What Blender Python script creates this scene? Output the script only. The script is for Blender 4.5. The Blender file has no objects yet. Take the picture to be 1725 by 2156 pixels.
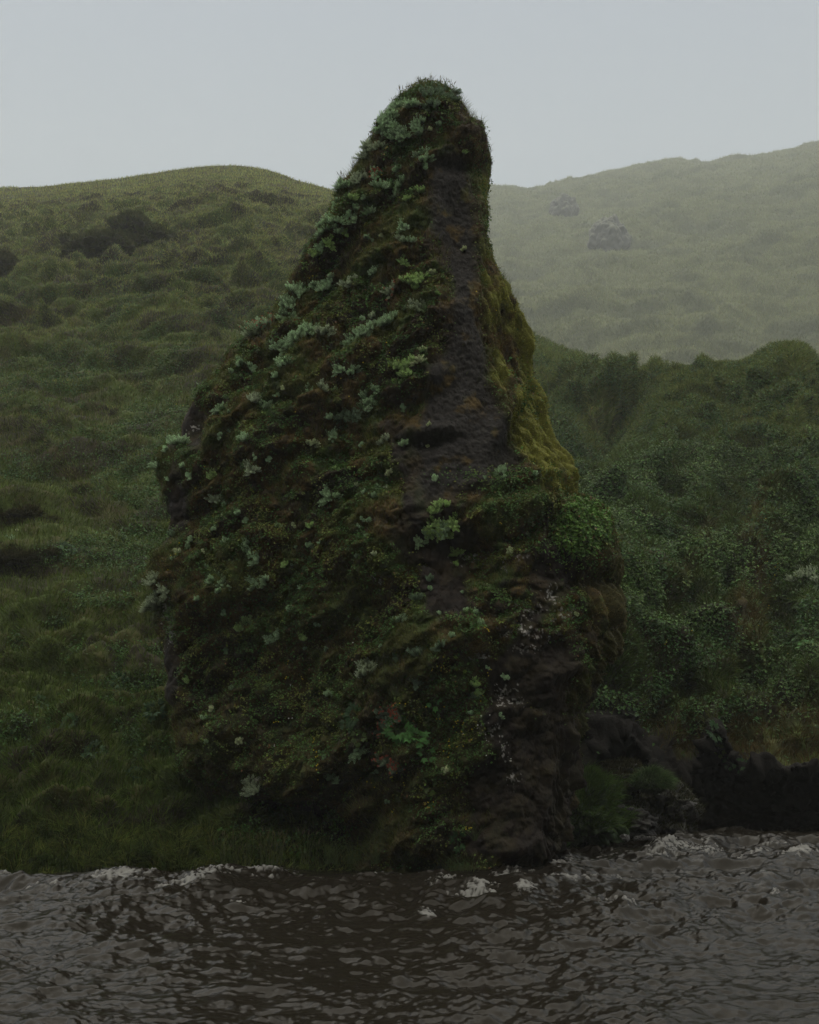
import bpy, math, random
import numpy as np
from mathutils import Vector, Matrix
from mathutils.bvhtree import BVHTree

S = bpy.context.scene
COL = S.collection
# ------------------------------------------------------------------ camera
CAMZ, F, PW, PH, HZ = 1.8, 2800.0, 1725.0, 2156.0, 1475.0
PITCH = math.atan((HZ - PH / 2) / F)
cam = bpy.data.cameras.new("camera")
cam.sensor_fit = 'HORIZONTAL'; cam.sensor_width = 36.0
cam.lens = F / PW * 36.0
cam.clip_start = 0.1; cam.clip_end = 3000
co = bpy.data.objects.new("camera", cam); COL.objects.link(co)
co.location = (0, 0, CAMZ); co.rotation_euler = (math.pi / 2 + PITCH, 0, 0)
S.camera = co
# ------------------------------------------------------------------ sky and light (overcast)
SUN_EL, SUN_AZ = math.radians(62), math.radians(-35)
w = bpy.data.worlds.new("World"); S.world = w; w.use_nodes = True
nt = w.node_tree; nt.nodes.clear()
out = nt.nodes.new('ShaderNodeOutputWorld'); bg = nt.nodes.new('ShaderNodeBackground')
sky = nt.nodes.new('ShaderNodeTexSky'); sky.sky_type = 'NISHITA'; sky.sun_disc = False
sky.sun_elevation = SUN_EL; sky.sun_rotation = SUN_AZ; sky.air_density = 1.0; sky.dust_density = 5.0
hs = nt.nodes.new('ShaderNodeHueSaturation'); hs.inputs['Saturation'].default_value = 0.35; hs.inputs['Value'].default_value = 1.0
tc = nt.nodes.new('ShaderNodeTexCoord'); sep = nt.nodes.new('ShaderNodeSeparateXYZ')
ramp = nt.nodes.new('ShaderNodeValToRGB')
cr = ramp.color_ramp
cr.elements[0].position = 0.0; cr.elements[0].color = (0.490, 0.550, 0.605, 1)
cr.elements[1].position = 1.0; cr.elements[1].color = (2.4, 2.32, 2.1, 1)
e = cr.elements.new(0.30); e.color = (0.455, 0.525, 0.60, 1)
e = cr.elements.new(0.50); e.color = (0.365, 0.43, 0.55, 1)
e = cr.elements.new(0.74); e.color = (1.9, 1.85, 1.7, 1)
sc10 = nt.nodes.new('ShaderNodeVectorMath'); sc10.operation = 'SCALE'; sc10.inputs['Scale'].default_value = 10.0
mixs = nt.nodes.new('ShaderNodeMix'); mixs.data_type = 'RGBA'; mixs.inputs[0].default_value = 0.93
cn = nt.nodes.new('ShaderNodeTexNoise'); cn.inputs['Scale'].default_value = 1.6; cn.inputs['Detail'].default_value = 3
mul = nt.nodes.new('ShaderNodeMapRange'); mul.inputs['To Min'].default_value = 0.96; mul.inputs['To Max'].default_value = 1.04
sc2 = nt.nodes.new('ShaderNodeVectorMath'); sc2.operation = 'SCALE'
L = nt.links.new
L(tc.outputs['Generated'], sep.inputs[0]); L(sep.outputs['Z'], ramp.inputs[0])
L(ramp.outputs[0], sc10.inputs[0]); L(sky.outputs[0], hs.inputs['Color'])
L(hs.outputs[0], mixs.inputs[6]); L(sc10.outputs[0], mixs.inputs[7])
L(tc.outputs['Generated'], cn.inputs['Vector']); L(cn.outputs[0], mul.inputs[0])
L(mixs.outputs[2], sc2.inputs[0]); L(mul.outputs[0], sc2.inputs['Scale'])
L(sc2.outputs[0], bg.inputs[0]); bg.inputs[1].default_value = 0.10
L(bg.outputs[0], out.inputs[0])
sl = bpy.data.lights.new("sun", 'SUN'); sl.energy = 0.5; sl.angle = math.radians(60); sl.color = (1.0, 0.97, 0.92)
so = bpy.data.objects.new("sun", sl); COL.objects.link(so)
sd = Vector((math.sin(SUN_AZ) * math.cos(SUN_EL), math.cos(SUN_AZ) * math.cos(SUN_EL), math.sin(SUN_EL)))
so.rotation_euler = sd.to_track_quat('Z', 'Y').to_euler()
S.view_settings.view_transform = 'Standard'; S.view_settings.look = 'None'
S.view_settings.exposure = 0.0; S.view_settings.gamma = 1.0
S.cycles.use_denoising = True
S.cycles.max_bounces = 6; S.cycles.diffuse_bounces = 3; S.cycles.glossy_bounces = 3; S.cycles.volume_bounces = 1
HAZE = 0.0010

# ------------------------------------------------------------------ maths helpers
rng = np.random.default_rng(7); random.seed(7)
cp, sp = math.cos(PITCH), math.sin(PITCH)
def ray(px, py):
    """pixel (in 1725 x 2156 units) -> slopes X/Y and (Z-cam)/Y"""
    a = (np.asarray(px, float) - PW / 2) / F; b = -(np.asarray(py, float) - PH / 2) / F
    yy = cp - b * sp; zz = sp + b * cp
    return a / yy, zz / yy
def at(px, py, Y):
    a, b = ray(px, py); return a * Y, Y + 0 * a, CAMZ + b * Y
def proj(x, y, z):
    z = z - CAMZ; d = y * cp + z * sp; v = -y * sp + z * cp
    d = np.where(d < 0.1, 0.1, d)
    return PW / 2 + F * x / d, PH / 2 - F * v / d
def h3(i, j, k, s):
    n = (i * 374761393 + j * 668265263 + k * 2147483647 + s * 1274126177) & 0xffffffff
    n = ((n ^ (n >> 13)) * 1274126177) & 0xffffffff
    n = ((n ^ (n >> 16)) * 2246822519) & 0xffffffff
    return n ^ (n >> 15)
GR = np.array([[1,1,0],[-1,1,0],[1,-1,0],[-1,-1,0],[1,0,1],[-1,0,1],[1,0,-1],[-1,0,-1],[0,1,1],[0,-1,1],[0,1,-1],[0,-1,-1]], np.float32)
def perlin(x, y, z, seed=0):
    x, y, z = np.broadcast_arrays(np.asarray(x, np.float32), np.asarray(y, np.float32), np.asarray(z, np.float32))
    xi, yi, zi = np.floor(x), np.floor(y), np.floor(z)
    fx, fy, fz = x - xi, y - yi, z - zi
    I, J, K = xi.astype(np.int64), yi.astype(np.int64), zi.astype(np.int64)
    u, v, w_ = [t * t * t * (t * (t * 6 - 15) + 10) for t in (fx, fy, fz)]
    def g(a, b, c):
        G = GR[(h3(I + a, J + b, K + c, seed) % 12)]
        return G[..., 0] * (fx - a) + G[..., 1] * (fy - b) + G[..., 2] * (fz - c)
    x00 = g(0,0,0) * (1-u) + g(1,0,0) * u; x10 = g(0,1,0) * (1-u) + g(1,1,0) * u
    x01 = g(0,0,1) * (1-u) + g(1,0,1) * u; x11 = g(0,1,1) * (1-u) + g(1,1,1) * u
    return ((x00 * (1-v) + x10 * v) * (1-w_) + (x01 * (1-v) + x11 * v) * w_)
def fbm(x, y, z, octs=4, seed=0, gain=.5):
    s = 0; a = 1; f = 1
    for o in range(octs):
        s = s + a * perlin(x * f, y * f, z * f, seed + o * 17); a *= gain; f *= 2.03
    return s
def sst(e0, e1, x):
    t = np.clip((x - e0) / (e1 - e0), 0, 1); return t * t * (3 - 2 * t)
def ell(px, py, cx, cy, rx, ry, rot=0):
    c, s = math.cos(math.radians(rot)), math.sin(math.radians(rot))
    dx, dy = px - cx, py - cy
    u = (dx * c - dy * s) / rx; v = (dx * s + dy * c) / ry      # rot counter-clockwise on the picture
    return np.exp(-(u * u + v * v))
def lerp(a, b, t): return a + (b - a) * t
def mixc(a, b, t): return a + (np.asarray(b, np.float32) - a) * t[..., None]
def interp(xs, pts): 
    p = np.array(pts, float); return np.interp(xs, p[:, 0], p[:, 1])
def smooth_interp(xs, pts):
    p = np.array(pts, float); X, Yv = p[:, 0], p[:, 1]
    m = np.gradient(Yv, X); xs = np.clip(xs, X[0], X[-1])
    i = np.clip(np.searchsorted(X, xs) - 1, 0, len(X) - 2); hh = X[i + 1] - X[i]; t = (xs - X[i]) / hh
    dl = (Yv[1:] - Yv[:-1]) / (X[1:] - X[:-1])
    m = np.zeros_like(Yv); m[1:-1] = np.where(dl[1:] * dl[:-1] > 0, 2 * dl[1:] * dl[:-1] / (dl[1:] + dl[:-1] + 1e-12), 0); m[0] = dl[0]; m[-1] = dl[-1]
    return (2*t**3 - 3*t**2 + 1) * Yv[i] + (t**3 - 2*t**2 + t) * hh * m[i] + (-2*t**3 + 3*t**2) * Yv[i+1] + (t**3 - t**2) * hh * m[i+1]
def norm(v): return v / (np.linalg.norm(v, axis=-1, keepdims=True) + 1e-9)
def grid_normals(P, wrap=False):
    if wrap:
        du = np.roll(P, -1, 1) - np.roll(P, 1, 1)
    else: du = np.gradient(P, axis=1)
    dv = np.gradient(P, axis=0)
    return norm(np.cross(du, dv))
def mesh_from(name, V, Fq, colr=None, extra=None, flat=False):
    """V (n,3); Fq list of index arrays, each (m,k)"""
    me = bpy.data.meshes.new(name)
    V = np.ascontiguousarray(V, np.float32)
    me.vertices.add(len(V)); me.vertices.foreach_set('co', V.ravel())
    if isinstance(Fq, np.ndarray): Fq = [Fq]
    loops = np.concatenate([f.ravel() for f in Fq]).astype(np.int32)
    tot = np.concatenate([np.full(len(f), f.shape[1]) for f in Fq]).astype(np.int32)
    st = np.zeros(len(tot), np.int32); st[1:] = np.cumsum(tot)[:-1]
    me.loops.add(len(loops)); me.loops.foreach_set('vertex_index', loops)
    me.polygons.add(len(tot)); me.polygons.foreach_set('loop_start', st)
    me.update(calc_edges=True)
    if flat: me.polygons.foreach_set('use_smooth', np.zeros(len(tot), bool))
    else: me.polygons.foreach_set('use_smooth', np.ones(len(tot), bool))
    if colr is not None:
        a = me.color_attributes.new('col', 'FLOAT_COLOR', 'POINT')
        c4 = np.ones((len(V), 4), np.float32); c4[:, :3] = np.clip(colr, 0, 1)
        a.data.foreach_set('color', c4.ravel())
    for k, arr in (extra or {}).items():
        a = me.attributes.new(k, 'FLOAT', 'POINT'); a.data.foreach_set('value', np.ascontiguousarray(arr, np.float32).ravel())
    return me
def grid_faces(R, C, wrap=False):
    i = np.arange(R - 1)[:, None]; j = np.arange(C if wrap else C - 1)[None, :]; j2 = (j + 1) % C
    return np.stack([i * C + j, i * C + j2, (i + 1) * C + j2, (i + 1) * C + j], -1).reshape(-1, 4)
def link(name, me, mat=None, parent=None, kind=None, label=None, cat=None, group=None):
    o = bpy.data.objects.new(name, me); COL.objects.link(o)
    if mat and me is not None and len(me.materials) == 0: me.materials.append(mat)
    if parent: o.parent = parent
    if kind: o['kind'] = kind
    if label: o['label'] = label
    if cat: o['category'] = cat
    if group: o['group'] = group
    return o

# ------------------------------------------------------------------ materials
def surf_mat(name, rough=.8, spec=.25, bumps=((30, 6, .5, .02),), vary=.35, vscale=18., stretch=(1, 1, 1), transl=0.0):
    """colour from the 'col' attribute, broken up by noise; bumps = (scale, detail, strength, distance)"""
    m = bpy.data.materials.new(name); m.use_nodes = True; t = m.node_tree; t.nodes.clear()
    o = t.nodes.new('ShaderNodeOutputMaterial'); p = t.nodes.new('ShaderNodeBsdfPrincipled')
    a = t.nodes.new('ShaderNodeAttribute'); a.attribute_name = 'col'
    g = t.nodes.new('ShaderNodeTexCoord'); mp = t.nodes.new('ShaderNodeMapping'); mp.inputs['Scale'].default_value = stretch
    t.links.new(g.outputs['Object'], mp.inputs[0])
    n = t.nodes.new('ShaderNodeTexNoise'); n.inputs['Scale'].default_value = vscale; n.inputs['Detail'].default_value = 6; n.inputs['Roughness'].default_value = .7
    r = t.nodes.new('ShaderNodeMapRange'); r.inputs['From Min'].default_value = .3; r.inputs['From Max'].default_value = .7
    r.inputs['To Min'].default_value = 1 - vary; r.inputs['To Max'].default_value = 1 + vary
    s = t.nodes.new('ShaderNodeVectorMath'); s.operation = 'SCALE'
    t.links.new(mp.outputs[0], n.inputs['Vector']); t.links.new(n.outputs[0], r.inputs[0])
    t.links.new(a.outputs['Color'], s.inputs[0]); t.links.new(r.outputs[0], s.inputs['Scale'])
    t.links.new(s.outputs[0], p.inputs['Base Color'])
    p.inputs['Roughness'].default_value = rough; p.inputs['Specular IOR Level'].default_value = spec
    prev = None
    for sc, de, stg, ds in bumps:
        bn = t.nodes.new('ShaderNodeTexNoise'); bn.inputs['Scale'].default_value = sc; bn.inputs['Detail'].default_value = de; bn.inputs['Roughness'].default_value = .65
        b = t.nodes.new('ShaderNodeBump'); b.inputs['Strength'].default_value = stg; b.inputs['Distance'].default_value = ds
        t.links.new(mp.outputs[0], bn.inputs['Vector']); t.links.new(bn.outputs[0], b.inputs['Height'])
        if prev: t.links.new(prev.outputs[0], b.inputs['Normal'])
        prev = b
    if prev: t.links.new(prev.outputs[0], p.inputs['Normal'])
    if transl > 0:
        tr = t.nodes.new('ShaderNodeBsdfTranslucent'); mx = t.nodes.new('ShaderNodeMixShader'); mx.inputs[0].default_value = transl
        t.links.new(s.outputs[0], tr.inputs[0]); t.links.new(p.outputs[0], mx.inputs[1]); t.links.new(tr.outputs[0], mx.inputs[2])
        t.links.new(mx.outputs[0], o.inputs[0])
    else: t.links.new(p.outputs[0], o.inputs[0])
    return m
M_rock = surf_mat('rock_and_moss', .75, .3, ((24, 8, .55, .02), (90, 4, .5, .008)), .4, 26)
M_ground = surf_mat('hill_turf', .9, .15, ((8, 8, .8, .06),), .35, 9)
M_far = surf_mat('far_turf', .95, .1, ((2.2, 8, .8, .2),), .3, 2.5)
M_blade = surf_mat('grass_blades', .85, .08, (), .12, 6, transl=.25)
M_leaf = surf_mat('leaves', .5, .2, (), .12, 9, transl=.15)
M_rose = surf_mat('roseroot_leaves', .6, .2, (), .10, 12, transl=.15)
M_stem = surf_mat('stems', .7, .2, (), .2, 12)
M_petal = surf_mat('petals', .6, .2, (), .1, 20, transl=.2)
M_stone = surf_mat('wet_stone', .5, .4, ((14, 8, .7, .03),), .35, 12)

# ------------------------------------------------------------------ scattered blades and leaves
UP = np.array([0, 0, 1.0], np.float32)
def sample_grid(P, n, weight, r_=rng):
    """random points on the grid P (R,C,3) with per-vertex weight; returns points and fractional indices"""
    A = np.linalg.norm(np.cross(P[1:, :-1] - P[:-1, :-1], P[:-1, 1:] - P[:-1, :-1]), axis=-1)
    W = A * (weight[1:, 1:] + weight[:-1, :-1] + weight[1:, :-1] + weight[:-1, 1:]) * .25
    c = np.cumsum(W.ravel().astype(np.float64)); k = np.searchsorted(c, r_.random(n) * c[-1]); k = np.minimum(k, len(c) - 1)
    i, j = np.unravel_index(k, W.shape); a = r_.random(n)[:, None]; b = r_.random(n)[:, None]
    return i, j, a, b
def gl(Arr, s):
    i, j, a, b = s
    if Arr.ndim == 2: a = a[:, 0]; b = b[:, 0]
    return (Arr[i, j] * (1-a) * (1-b) + Arr[i+1, j] * a * (1-b) + Arr[i, j+1] * (1-a) * b + Arr[i+1, j+1] * a * b)
def rnd(n): return norm(rng.normal(size=(n, 3)).astype(np.float32))
def blades(p, d, L, wd, colr, droop=.35):
    """tapered bent strips; p base, d direction, L length, wd width"""
    n = len(p); L = np.broadcast_to(L, n)[:, None]; wd = np.broadcast_to(wd, n)[:, None]
    side = norm(np.cross(d, rnd(n))); dn = norm(d - UP * droop)
    mid = p + d * L * .55; tip = mid + norm(d * .6 + dn * .5 - UP * droop * .5) * L * .5
    V = np.stack([p - side * wd * .5, p + side * wd * .5, mid + side * wd * .4, mid - side * wd * .4, tip], 1).reshape(-1, 3)
    b = (np.arange(n) * 5)[:, None]
    C = np.repeat(colr, 5, 0)
    return V, [b + np.array([[0, 1, 2, 3]]), b + np.array([[3, 2, 4]])], C
def leaves(p, d, nrm, L, wd, colr):
    """kite leaves folded at the midrib"""
    n = len(p); L = np.broadcast_to(L, n)[:, None]; wd = np.broadcast_to(wd, n)[:, None]
    side = norm(np.cross(d, nrm)); nn = norm(np.cross(side, d))
    m1 = p + d * L * .45 + nn * wd * .18
    V = np.stack([p, m1 - side * wd * .5, p + d * L - nn * L * .12, m1 + side * wd * .5], 1).reshape(-1, 3)
    b = (np.arange(n) * 4)[:, None]
    return V, [b + np.array([[0, 1, 2]]), b + np.array([[0, 2, 3]])], np.repeat(colr, 4, 0)
def merge(parts):
    Vs, Fs, Cs, off = [], {}, [], 0
    for V, Fl, C in parts:
        for f in Fl: Fs.setdefault(f.shape[1], []).append(f + off)
        Vs.append(V); Cs.append(C); off += len(V)
    return np.concatenate(Vs), [np.concatenate(v) for v in Fs.values()], np.concatenate(Cs)
def tube(pts, r0, r1, col, seg=5):
    pts = np.asarray(pts, float); n = len(pts); V = []
    for i, q in enumerate(pts):
        t = pts[min(i + 1, n - 1)] - pts[max(i - 1, 0)]; t = t / (np.linalg.norm(t) + 1e-9)
        a = np.cross(t, [0.3, 0.2, 0.93]); a /= np.linalg.norm(a) + 1e-9; b = np.cross(t, a); r = r0 + (r1 - r0) * i / (n - 1)
        for k in range(seg):
            th = 2 * math.pi * k / seg; V.append(q + r * (a * math.cos(th) + b * math.sin(th)))
    return np.array(V, np.float32), [grid_faces(n, seg, True)], np.tile(np.array(col, np.float32), (len(V), 1))
def jitter(c, n, amt=.25, hue=.12):
    c = np.asarray(c, np.float32)
    if c.ndim == 1: c = np.tile(c, (n, 1))
    return c * (1 + rng.normal(size=(n, 1)).astype(np.float32) * amt).clip(.35, 1.9) * (1 + rng.normal(size=(n, 3)).astype(np.float32) * hue).clip(.6, 1.5)

# ================================================================== HILLSIDE (left hill running into the ridge on the right)
C0 = 720; R0 = 980
pxs = np.linspace(-330, 2060, C0)
crest = smooth_interp(pxs, [(-330,420),(-100,405),(0,398),(80,396),(150,389),(230,381),(300,371),(370,361),(430,354),(490,352),(530,355),(570,363),(620,381),(660,392),(700,404),(760,440),(820,500),(900,600),(1000,665),(1060,690),(1110,706),(1150,724),(1180,739),(1220,748),(1250,752),(1300,763),(1340,776),(1400,787),(1470,785),(1540,776),(1600,756),(1645,736),(1685,732),(1706,756),(1730,815),(1800,860),(2060,880)])
Yc = smooth_interp(pxs, [(-330,108),(0,102),(480,96),(700,86),(900,70),(1110,60),(1400,55),(1690,42),(2060,40)])
Yf = smooth_interp(pxs, [(-330,14.3),(0,14.55),(420,14.5),(780,14.75),(900,15.6),(1170,16.9),(1300,17.9),(1500,18.2),(1725,17.9),(2060,17.6)])
ca, cb = ray(pxs, crest)
zc = CAMZ + cb * Yc
v = np.linspace(0, 1, R0) ** 2.05; v = v * 1.25
rt = sst(1130, 1250, pxs)                      # right part: undercut rock foot
Y = np.zeros((R0, C0)); Z = np.zeros((R0, C0))
vv = v[:, None]
Y = Yf + (Yc - Yf) * np.minimum(vv, 1) + np.maximum(vv - 1, 0) * 22
zl = zc * (.99 * np.minimum(vv, 1) + .01 * np.minimum(vv, 1) ** 4) - np.maximum(vv - 1, 0) * 8 + .12 * (1 - np.exp(-vv * 60)) - .25 * np.exp(-vv * 60) 
# right profile: dark foot rises almost upright to a lip, then the slope
lipz = .70 + .35 * fbm(pxs / 170., 3.3, 0, 3, 5) + .75 * np.exp(-((pxs - 1300) / 70) ** 2) + .65 * np.exp(-((pxs - 1480) / 50) ** 2)
fv = .034
tt = np.clip(vv / fv, 0, 1)
zr = np.where(vv < fv, -.3 + (lipz + .3) * tt, lipz + (zc - lipz) * (1.08 * ((np.minimum(vv, 1) - fv) / (1 - fv)) - .08 * ((np.minimum(vv, 1) - fv) / (1 - fv)) ** 4) - np.maximum(vv - 1, 0) * 9)
yr = np.where(vv < fv, Yf + .75 * np.sin(tt * math.pi) ** .8 * .9 - .1 * tt, Yf - .1 + (Yc - Yf + .1) * ((np.minimum(vv, 1) - fv) / (1 - fv)) + np.maximum(vv - 1, 0) * 22)
Z = lerp(zl, zr, rt); Y = lerp(Y, yr, rt)
X = ca * Y
P = np.stack([X, Y, Z], -1).astype(np.float32)
N = grid_normals(P); N *= np.where(N[..., 2:3].mean() < 0, -1, 1)
if N[..., 2].mean() < 0: N = -N
qx, qy = proj(X, Y, Z)
fade = (1 - (.96 - .30 * rt) * sst(.70, .97, vv)) * (.2 + .8 * sst(.0, .008, vv) + .35 * rt * sst(.04, .025, vv))
Lm = 1 - rt
# tussocks run along the contour: long in x, short up the slope; drooping undersides
wx = fbm(X * .25, Y * .25, Z * .25, 3, 31) * 1.6
a1 = fbm(X * .26 + wx * .5, 0, Z * .80 + .2 * X + wx * .5, 3, 11)
a2 = fbm(X * .26 + wx * .6, 0, Z * 1.25 - .10 * X + wx * .4, 2, 12); a2b = fbm(X * .7 + wx, 0, Z * 2.8 - .3 * X + wx, 2, 14)
a3 = fbm(X * 2.6, Y * 2.6, Z * 3.5, 3, 13)
bil = lambda n: np.abs(n) * 2.4 - .35
d_left = (.45 + .9 * sst(.05, .5, vv)) * (.60 * a1 + .36 * bil(a2) + .15 * bil(a2b) + .05 * a3)
b1 = 1.9 * fbm((X - Z * .9) * .40, Y * .05, (X + Z) * .11, 4, 21)
b2 = fbm((X - Z * .8) * 1.0, Y * .6, (X + Z) * .45, 4, 22)
d_right = .75 * b1 + .36 * bil(b2) + .10 * a3
D = lerp(d_left, d_right, sst(950, 1200, pxs)) * fade * (1 - rt * sst(.075, .03, vv)) + .14 * rt * sst(.06, .03, vv) * bil(fbm(X * 2.5, Y * 2.5, Z * 3.5, 4, 24)) + .20 * (1 - rt) * sst(.12, .04, vv) * sst(.002, .008, vv) * bil(fbm(X * 1.1, Y * 1.2, Z * 1.5, 3, 25))
feat = [  # px, py, rx, ry, rot, metres along the normal
 (260,580,120,12,14,-.8),(10,612,60,12,0,-.5),
 (30,1090,90,35,-10,.35),(40,1180,80,28,0,.25),(40,1215,90,14,0,-.3),(560,1290,130,22,0,.3),(430,1280,90,30,0,.35),(500,480,70,15,-10,.4),(470,500,60,10,0,-.3),
 (1270,870,70,40,25,-2.6),(1215,930,55,26,20,-2.0),(1300,800,110,22,-4,.5),(1330,840,50,25,0,.4),
 (1600,1160,30,95,-14,.5),(1565,1290,42,62,-8,.55),(1570,1385,50,20,0,-.8),(1650,1010,26,90,-25,.4),(1590,980,26,80,-25,-.45),(1400,1300,26,110,-30,.45),(1450,1370,24,90,-30,-.5),
 (1680,775,30,22,-20,.5),(1500,900,120,30,10,.4),(1480,1000,28,90,-30,.4),(1420,1060,26,90,-30,-.35)]
for fx, fy, rx, ry, ro, am in feat: D = D + am * ell(qx, qy, fx, fy, rx, ry, ro) * fade
D = D - 3.2 * ell(qx, qy, 1275, 885, 62, 34, 28) - 2.0 * ell(qx, qy, 1215, 935, 45, 24, 20) + 1.2 * ell(qx, qy, 1290, 822, 95, 18, -6) + 1.0 * ell(qx, qy, 1640, 1120, 24, 130, -28) - 1.2 * ell(qx, qy, 1590, 1080, 22, 110, -28) - 1.0 * ell(qx, qy, 1460, 1180, 26, 150, -30) + .8 * ell(qx, qy, 1510, 1160, 24, 140, -30)
P = P + N * D[..., None].astype(np.float32)
HP = P; HN = grid_normals(P); 
if HN[..., 2].mean() < 0: HN = -HN
X, Y, Z = HP[..., 0], HP[..., 1], HP[..., 2]
qx, qy = proj(X, Y, Z)
steep = 1 - np.abs(HN[..., 2])
n1 = fbm(X * .5, Y * .5, Z * .5, 4, 41); n2 = fbm(X * 1.7, Y * 1.7, Z * 1.7, 4, 42)
soil = np.array([.030, .026, .014], np.float32)
colr = np.tile(soil, X.shape + (1,))
colr = mixc(colr, (.065, .088, .020), sst(-.35, .15, n1 + n2 * .5))
colr = mixc(colr, (.060, .045, .018), sst(.05, .4, n2) * .6)
rock = rt * sst(.060, .040, vv + n2 * .012)
rockc = np.array([.014, .012, .010], np.float32)
colr = mixc(colr, rockc, np.clip(rock, 0, 1))
HCOL = colr
me = mesh_from('hillside', HP.reshape(-1, 3), grid_faces(R0, C0), colr.reshape(-1, 3))
link('hillside', me, M_ground, kind='structure')

# far hill across the gorge ------------------------------------------------
CF, RF = 620, 640
fpx = np.linspace(-600, 2400, CF)
fcrest = smooth_interp(fpx, [(-600,560),(300,560),(700,480),(900,420),(1000,405),(1030,401),(1080,393),(1120,398),(1160,389),(1220,376),(1280,362),(1330,357),(1380,352),(1405,345),(1440,346),(1480,348),(1560,335),(1650,318),(1725,300),(1900,262),(2400,200)])
fa, fb = ray(fpx, fcrest)
fv_ = np.linspace(0, 1, RF)[:, None] * 1.3
FY = 110 + (560 - 110) * np.minimum(fv_, 1) + np.maximum(fv_ - 1, 0) * 110 + 0 * fpx
zcF = CAMZ + fb * 560
FZ = 4 + (zcF - 4) * (1.03 * np.minimum(fv_, 1) - .03 * np.minimum(fv_, 1) ** 6) - np.maximum(fv_ - 1, 0) * 40
FX = fa * FY
P = np.stack([FX, FY, FZ], -1).astype(np.float32); N = grid_normals(P)
if N[..., 2].mean() < 0: N = -N
ffade = 1 - .8 * sst(.94, 1., fv_)
wx = fbm(FX * .035, FY * .035, FZ * .035, 3, 51) * 1.2
D = .95 * (4.5 * fbm(FX * .018, FY * .018, FZ * .03, 3, 52) + 2.4 * fbm(FX * .043 + wx, 0, FZ * .19 + wx + FX * .02, 3, 53) + 1.1 * bil(fbm(FX * .12 + wx, FY * .03, FZ * .4, 2, 54)) + .35 * fbm(FX * .5, FY * .5, FZ * .8, 3, 55)) * ffade
gx, gy = proj(FX, FY, FZ)
for fx, fy, rx, ry, ro, am in [(1500,485,60,12,0,-1.8),(1510,465,70,12,0,1.2),(1590,500,40,10,0,-1.),(1150,480,45,40,30,2.0),(1250,600,60,10,-10,-1.),(1370,690,90,10,8,-1.2),(1640,460,80,12,0,.8),(1400,350,60,8,0,.4)]:
    D = D + 1.6 * am * ell(gx, gy, fx, fy, rx, ry, ro)
P = P + N * D[..., None].astype(np.float32); FP = P; FN = grid_normals(P)
if FN[..., 2].mean() < 0: FN = -FN
X, Y, Z = [FP[..., i] for i in range(3)]
n1 = fbm(X * .08, Y * .08, Z * .13, 4, 61)
fc = np.tile(np.array([.12, .13, .055], np.float32), X.shape + (1,)); fc = mixc(fc, (.09, .10, .045), sst(-.1, .35, n1))
me = mesh_from('far_hill', FP.reshape(-1, 3), grid_faces(RF, CF), fc.reshape(-1, 3))
link('far_hill', me, M_far, kind='structure')

# near bank, rising to an unseen steep wall added to shade the lower scene --------------------------------------
bx = np.linspace(-60, 60, 120); by = np.concatenate([np.linspace(3.2, -6, 50), np.linspace(-7, -55, 50)])
BX, BY = np.meshgrid(bx, by)
BZ = np.interp(-BY, [-3.2, -2.2, 0, 3.5, 8, 20, 55], [-.6, -.1, .25, .8, 19.0, 38, 64]) + .3 * fbm(BX * .3, BY * .3, 0, 4, 71) * sst(1, -3, BY) + 1.5 * fbm(BX * .05, BY * .05, 0, 3, 72) * sst(-2, -12, BY)
bc = mixc(np.tile(np.array([.045, .055, .022], np.float32), BX.shape + (1,)), (.03, .026, .016), sst(-.1, .3, fbm(BX, BY, 0, 4, 73)))
me = mesh_from('bank_and_shade_wall', np.stack([BX, BY, BZ], -1).reshape(-1, 3), grid_faces(100, 120)[:, ::-1], bc.reshape(-1, 3))
link('bank_and_shade_wall', me, M_ground, kind='structure')
# ground sheet under everything
me = mesh_from('ground', np.array([[-650, -60, -1.6], [650, -60, -1.6], [650, 950, -1.6], [-650, 950, -1.6]], float), np.array([[0, 1, 2, 3]]), np.tile([[.03, .03, .02]], (4, 1)))
link('ground', me, M_ground, kind='structure')

# ================================================================== ROCK PILLAR
Lft = [(172,904),(173,896),(175,885),(180,868),(190,848),(200,836),(212,825),(240,802),(265,790),(290,775),(320,755),(355,731),(380,711),(410,702),(440,692),(470,672),(500,650),(535,630),(565,614),(595,602),(620,582),(650,560),(675,531),(705,500),(740,474),(775,448),(805,418),(835,396),(865,384),(890,384),(905,372),(925,345),(945,333),(975,336),(1010,344),(1060,350),(1100,354),(1135,338),(1175,315),(1200,314),(1240,330),(1290,328),(1330,341),(1400,350),(1450,358),(1550,366),(1620,385),(1680,440),(1720,470),(1760,480),(1840,470),(1960,460)]
Rgt = [(172,908),(173,925),(176,940),(182,950),(190,957),(200,966),(215,976),(245,988),(265,1000),(290,1015),(320,1027),(345,1029),(385,1028),(400,1022),(440,1025),(470,1021),(500,1023),(540,1030),(580,1045),(615,1063),(650,1084),(690,1105),(730,1113),(765,1115),(810,1130),(850,1145),(885,1150),(915,1155),(940,1166),(970,1179),(1000,1190),(1028,1198),(1045,1203),(1062,1215),(1085,1240),(1125,1268),(1170,1284),(1200,1291),(1218,1284),(1235,1288),(1270,1300),(1300,1305),(1330,1300),(1360,1290),(1388,1266),(1405,1250),(1430,1243),(1470,1236),(1510,1224),(1560,1214),(1620,1206),(1680,1198),(1740,1186),(1790,1172),(1820,1152),(1840,1130),(1960,1100)]
Al = [(172,905),(200,900),(300,900),(350,905),(450,900),(540,930),(600,945),(700,935),(800,898),(900,872),(1000,860),(1100,880),(1200,900),(1300,920),(1400,960),(1500,1000),(1700,1010),(1960,1000)]
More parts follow.
